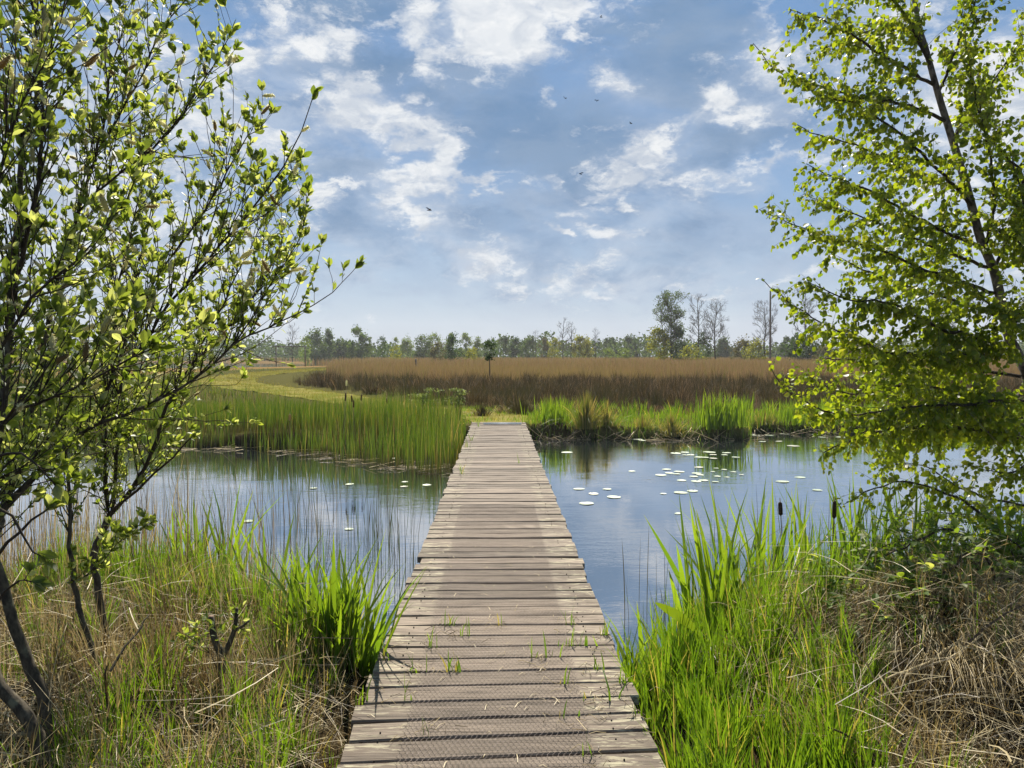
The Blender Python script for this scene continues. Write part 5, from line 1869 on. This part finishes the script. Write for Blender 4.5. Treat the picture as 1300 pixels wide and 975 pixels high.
def small_post(u, vt, vb, Y, w, label):
    t = at(u, vt, Y)
    b = at(u, vb, Y)
    b[2] = hgt(b[0], b[1])
    g = Geo()
    h = t[2] - b[2]
    box(g, (b[0], b[1], b[2] + h / 2), (w, w, h))
    top = np.array([b[0], b[1], t[2]])
    k = w / 2
    g.add(np.array([top + [-k, -k, 0.001], top + [k, -k, 0.001], top + [k, k, 0.001], top + [-k, k, 0.001], top + [0, 0, w * .4]]), [np.array([(0, 1, 4), (1, 2, 4), (2, 3, 4), (3, 0, 4)])])
    o = g.obj('wooden_post', M['post'])
    tag(o, label, 'post')


small_post(528, 456, 467, 72, .14, 'short dark wooden post at the edge of the mown path')


def barrier(u0, u1, v, Y, post_u, label):
    a, b = at(u0, v, Y), at(u1, v, Y)
    z = hgt(a[0], a[1])
    root = thing('barrier_rail', (b[0], b[1], z), label, 'barrier')
    g = Geo()
    box(g, ((a[0] + b[0]) / 2, Y, a[2]), (abs(b[0] - a[0]), .12, .14))
    g.obj('rail', M['post'], root, (b[0], b[1], z))
    for pu in post_u:
        c = at(pu, v, Y)
        g = Geo()
        box(g, (c[0], Y + .13, z + (c[2] - z + .1) / 2), (.14, .13, c[2] - z + .1))
        g.obj('post', M['post'], root, (b[0], b[1], z))


barrier(346, 388, 440, 120, (350, 387), 'dark horizontal barrier bar beside the pale round tree at the far left')
barrier(1010, 1030, 455, 105, (1012, 1024), 'grey wooden rail low in the reeds right of the tall pole')


def far_tree(u, vt, hw, Y, kind, label, group, vb=452, trunk=True, n=None, cone=False, name='tree', cat='tree', crown_from=.15, sz=None):
    t, b = at(u, vt, Y), at(u, vb, Y)
    gz = float(hgt(b[0], b[1]))
    H = t[2] - gz
    rx = hw * Y / F_PX
    base = np.array([b[0], Y, gz])
    root = thing(name, base, label, cat, group)
    z0 = gz + H * crown_from
    if trunk:
        k = 5
        zz = np.linspace(gz - .1, gz + H * .8, k)
        path = np.stack([base[0] + R.normal(0, rx * .03, k), np.full(k, Y) + R.normal(0, rx * .03, k), zz], 1)
        r0 = max(.05, H * .014)
        V, P = tubes(path[None], np.linspace(r0, r0 * .3, k)[None], 6)
        build('trunk', V, P, M['far_bark'], root, base=base)
    n = n or int(np.clip(rx * H * 150, 700, 2600))
    nc = int(np.clip(n / 24, 9, 34))
    g = Geo()
    # clumps through the crown, each its own knot of leaves
    cz = R.uniform(0, 1, nc)
    prof = (np.sqrt(np.clip(1 - (2 * cz - 1) ** 2, .08, 1)) if not cone else np.clip(1.05 - cz, .1, 1) ** .8)
    ca = R.uniform(0, 2 * np.pi, nc)
    cr = np.sqrt(R.uniform(.1, 1, nc)) * prof * rx * R.uniform(.75, 1.1, nc)
    cc_ = np.stack([base[0] + cr * np.cos(ca), Y + cr * np.sin(ca) * .9, z0 + cz * (gz + H - z0)], 1)
    i = R.integers(0, nc, n)
    s_ = min(rx, H) * .20
    q = cc_[i] + R.normal(0, 1, (n, 3)) * s_ * R.uniform(.5, 1.2, nc)[i][:, None]
    q[:, 2] = np.maximum(q[:, 2], gz + .1)
    sz = sz or np.clip(min(rx, H) * .17, .10, .55)
    instanced(g, *LEAF_FAR, q, rand_rot(n), R.uniform(.6, 1.35, n) * sz * .8)
    g.obj('crown', FAR[kind], root, base)
    return root


GT = 'trees along the far tree line'
trees = [
    (388, 428, 9, 150, 'pale', 'pale round tree beside the dark barrier bar', {}),
    (400, 423, 14, 200, 'mid', 'grey green tree right behind the pale round one', {}),
    (418, 420, 11, 205, 'mid', 'pointed grey green tree left of the tall loose one', {'cone': True}),
    (436, 431, 14, 210, 'wood', 'low hazy tree filling the dip left of the tall loose tree', {}),
    (455, 417, 14, 195, 'mid', 'tall loose grey green tree, highest left of the boardwalk line', {}),
    (469, 429, 7, 200, 'mid', 'slim tree leaning on the right of the tall loose one', {'cone': True}),
    (485, 428, 8, 160, 'dark', 'single dense dark rounded conifer standing clear', {'crown_from': .02, 'n': 900}),
    (503, 430, 6, 220, 'pale', 'pale slender tree just right of the dark conifer', {}),
    (517, 430, 9, 210, 'pale', 'pale green tree between the slender one and the dark bushy one', {}),
    (536, 427, 11, 200, 'mid', 'bushy darker tree at the left end of the pale grove', {}),
    (552, 425, 10, 205, 'pale', 'pale grove tree with several soft tops', {}),
    (571, 422, 10, 210, 'pale', 'tallest pale tree in the grove behind the dark round bush', {'cone': True}),
    (592, 425, 9, 205, 'pale', 'pale tree behind the yellow green bush', {}),
    (606, 427, 8, 210, 'pale', 'pale tree just behind the lone sapling', {'cone': True}),
    (639, 427, 8, 215, 'wood', 'thin topped dark tree right of the lone sapling', {}),
    (655, 430, 10, 220, 'dark', 'low dark tree above the end of the boardwalk', {}),
    (673, 428, 10, 215, 'mid', 'dark green tree left of the small bare tree', {}),
    (690, 431, 9, 190, 'olive', 'olive shrubby tree under the small bare tree', {}),
    (704, 430, 9, 185, 'yellow', 'yellow green young tree left of the twin bare birches', {}),
    (739, 428, 12, 190, 'yellow', 'yellow green young tree right of the twin bare birches', {}),
    (775, 430, 11, 240, 'wood', 'hazy dark tree right of the single small bare birch', {}),
    (800, 430, 13, 245, 'wood', 'hazy dark tree left of the tall leafing tree', {}),
    (920, 432, 13, 230, 'wood', 'hazy dark tree right of the wide bare tree', {}),
    (1000, 430, 12, 230, 'wood', 'hazy dark tree behind the tall pole', {}),
]
for u, vt, hw, Y, kind, label, kw in trees:
    kw.setdefault('crown_from', .04)
    far_tree(u, vt, hw * 1.05, Y, kind, label, GT, **kw)
GB = 'bushes in front of the far tree line'
for u, vt, hw, Y, kind, label in [
    (503, 440, 8, 140, 'yellow', 'small yellowish bush in front of the pale slender tree'),
    (556, 434, 10, 135, 'olive', 'rounded olive bush left of the dark round bush'),
    (577, 427, 11, 130, 'dark', 'dark green round bush, darkest below the pale grove'),
    (600, 442, 9, 125, 'yellow', 'low bright yellow green bush left of the lone sapling'),
    (793, 444, 9, 150, 'pale', 'low pale bush left of the yellow green one'),
    (773, 443, 7, 155, 'pale', 'small pale bush with pointed top among the reeds'),
    (836, 420, 13, 130, 'yellow', 'bright yellow green bush at the foot of the tall leafing tree'),
    (864, 421, 11, 128, 'dark', 'dark green bush right of the tall leafing trunk'),
    (893, 424, 9, 132, 'dark', 'dark ivy bush round the foot of the forked bare tree'),
    (875, 442, 14, 120, 'yellow', 'low yellow bush between the leafing and the bare tree'),
    (941, 432, 12, 135, 'olive', 'olive bush left of the rounded green bush'),
    (960, 434, 13, 125, 'yellow', 'rounded green and yellow bush left of the tall pole'),
    (1020, 431, 18, 125, 'dark', 'wide dark bush right of the tall pole behind the rail'),
    (1048, 440, 14, 115, 'olive', 'low olive bush right of the rail, by the birch twigs'),
    (1085, 438, 18, 118, 'olive', 'olive bush seen between the birch leaves'),
]:
    far_tree(u, vt, hw * 1.2, Y, kind, label, GB, trunk=False, name='bush', cat='bush', crown_from=.03, vb=455)
far_tree(622, 431, 9.5, 46.5, 'dark', 'lone sapling with small round dark crown on a bare stem', None, vb=468, crown_from=.52, name='sapling', n=1600, sz=.075)


def bare_tree(u, vt, hw, Y, label, group='bare trees on the horizon', leafy=None, spread=1.0, levels=4, ivy=False):
    t = at(u, vt, Y)
    gz = float(hgt(t[0], Y))
    base = np.array([t[0], Y, gz])
    H = t[2] - gz
    root = thing('bare_tree' if not leafy else 'tree', base, label, 'tree', group)
    rx = hw * Y / F_PX
    k = 6
    zz = np.linspace(-.1, H * .96, k)
    path = np.stack([base[0] + R.normal(0, rx * .05, k), Y + R.normal(0, rx * .05, k), gz + zz], 1)
    r0 = H * .013
    V, P = tubes(path[None], np.linspace(r0, r0 * .18, k)[None], 6)
    build('trunk', V, P, M['far_bark'], root, base=base)
    G = Grow()
    tips = []

    def rec(p, d, L, r, lv):
        S = shoot(p, d, L, 4, .10, .10)
        u_, v_, _ = project(S[-1])
        if abs(u_ - u) > hw * 1.08 or v_ < vt - 1:
            return
        G.twig(S, r, r * .45)
        tips.append(S[-1])
        if lv == 0:
            return
        for q in range(5 if lv > 1 else 4):
            f = R.uniform(.3, 1.0)
            j = min(int(f * 3), 2)
            pt = S[j] + (S[j + 1] - S[j]) * (f * 3 - j)
            rec(pt, norm(S[-1] - S[0]) * .9 + rdir() * .75 * spread, L * R.uniform(.45, .7), r * .6, lv - 1)

    nb = 22 if leafy else 17
    for q in range(nb):
        f = (.12 if leafy else .24) + (.84 if leafy else .72) * q / nb
        j = min(int(f * (k - 1)), k - 2)
        p = path[j] + (path[j + 1] - path[j]) * (f * (k - 1) - j)
        a = q * 2.4 + R.normal(0, .4)
        d = np.array([math.cos(a), math.sin(a), R.uniform(.5, 1.1)])
        rec(p, d, rx * R.uniform(.75, 1.15) * (1.15 - .6 * abs(f - .45)), r0 * .45 * (1.1 - f * .7), levels - 1)
    g = Geo()
    G.twigs(g, 3)
    o = g.obj('branches', M['far_bark'], root, base)
    if leafy:
        g = Geo()
        tp = np.array(tips)
        i = R.integers(0, len(tp), leafy[1])
        q = tp[i] + R.normal(0, rx * .05, (leafy[1], 3))
        instanced(g, *LEAF_FAR, q, rand_rot(len(q)), R.uniform(.10, .26, len(q)))
        g.obj('crown', FAR[leafy[0]], root, base)


bare_tree(852, 371, 21, 130, 'tall tree just coming into leaf above the yellow green bush', leafy=('mid', 5200))
bare_tree(887, 373, 13, 132, 'tall leafless tree with dark ivy foot, middle of the three tall ones')
bare_tree(909, 379, 17, 134, 'wide leafless tree with bare fan crown, right one of the three tall ones')
bare_tree(971, 381, 16, 128, 'leafless tree directly behind the tall pole')
bare_tree(1023, 364, 17, 130, 'leafless tree rising behind the outer birch twigs')
bare_tree(1202, 374, 18, 130, 'leafless tree glimpsed through the thick of the birch crown')
bare_tree(715, 403, 9, 170, 'taller of the twin bare young birches above the reeds', levels=3)
bare_tree(725, 408, 8, 172, 'shorter of the twin bare young birches above the reeds', levels=3)
bare_tree(756, 415, 6, 175, 'single small bare birch right of the twin ones', levels=3)
bare_tree(680, 418, 6, 180, 'small faint bare tree left of the twin birches', levels=3)
bare_tree(371, 410, 9, 160, 'bare tree at the edge of the willow leaves by the barrier bar', levels=3)


# the far wood that closes the horizon
wd = Geo()
n = 70000
x = R.uniform(-330, 330, n)
y = R.uniform(228, 300, n)
top = 5.3 + 1.5 * np.sin(x * .05) + 1.2 * np.sin(x * .13 + 1) + .9 * np.sin(x * .37 + 2) + .6 * np.sin(x * .9)
top = np.clip(top, 3, 9) * np.where(np.sin(x * 1.7 + np.sin(x * .6) * 2) > .6, 1.18, 1.0)
z = .3 + top * R.uniform(0, 1, n) ** np.where(R.uniform(0, 1, n) < .5, .7, 1.4)
q = np.stack([x, y, z], 1)
instanced(wd, *LEAF_FAR, q, rand_rot(n), R.uniform(.5, 1.2, n))
o = wd.obj('woods', FAR['wood'])
tag(o, 'hazy dark wood closing the horizon behind the reed field', kind='stuff')

# ---------------------------------------------------------------- insects against the sky
def fly(u, v, Y, s, label):
    p = at(u, v, Y)
    root = thing('fly', p, label, 'insect', 'insects in the air')
    V, P = tubes(np.array([[(-.5, 0, 0), (-.25, 0, .03), (.1, 0, .05), (.4, 0, .04), (.5, 0, .02)]]) * s, np.array([[.05, .10, .12, .10, .03]]) * s, 6)
    build('body', V, P, M['insect'], root, smooth=True)
    for k in (-1, 1):
        V = np.array([(.1, k * .08, .1), (-.35, k * .35, .28), (-.5, k * .75, .42), (-.1, k * .6, .42), (.2, k * .25, .2)]) * s
        build('wing', V, [np.array([(0, 1, 2, 3, 4)])], M['insect'], root)
    root.rotation_euler = (0, R.normal(0, .3), R.uniform(0, 6))


for u, v, s, l in [(545, 267, .016, 'fly hovering in front of the bright cloud, largest of the specks'), (718, 125, .010, 'tiny fly beside the smallest white cloud puff'), (758, 128, .010, 'slanting fly right of the smallest cloud puff'),
                   (801, 157, .009, 'tiny fly at the left rim of the tall cumulus'), (737, 221, .011, 'fly low over the deep blue patch of sky'), (763, 22, .009, 'highest tiny fly near the top of the sky')]:
    fly(u, v, 2.4, s, l)

# ---------------------------------------------------------------- haze over the far marsh
g = Geo()
box(g, (0, 300, 14), (1300, 740, 32))
hz = g.obj('haze', None)
m, N, out = mat_new('haze_air')
pv_ = N.new('ShaderNodeVolumePrincipled')
pv_.inputs['Color'].default_value = (0.86, 0.90, 0.97, 1)
pv_.inputs['Density'].default_value = 0.0003
pv_.inputs['Anisotropy'].default_value = 0.2
N.l.new(pv_.outputs[0], out.inputs['Volume'])
hz.data.materials.append(m)
tag(hz, 'thin pale air over the marsh', kind='stuff')

print('objects', len(bpy.data.objects), 'polys', sum(len(o.data.polygons) for o in bpy.data.objects if o.type == 'MESH'))
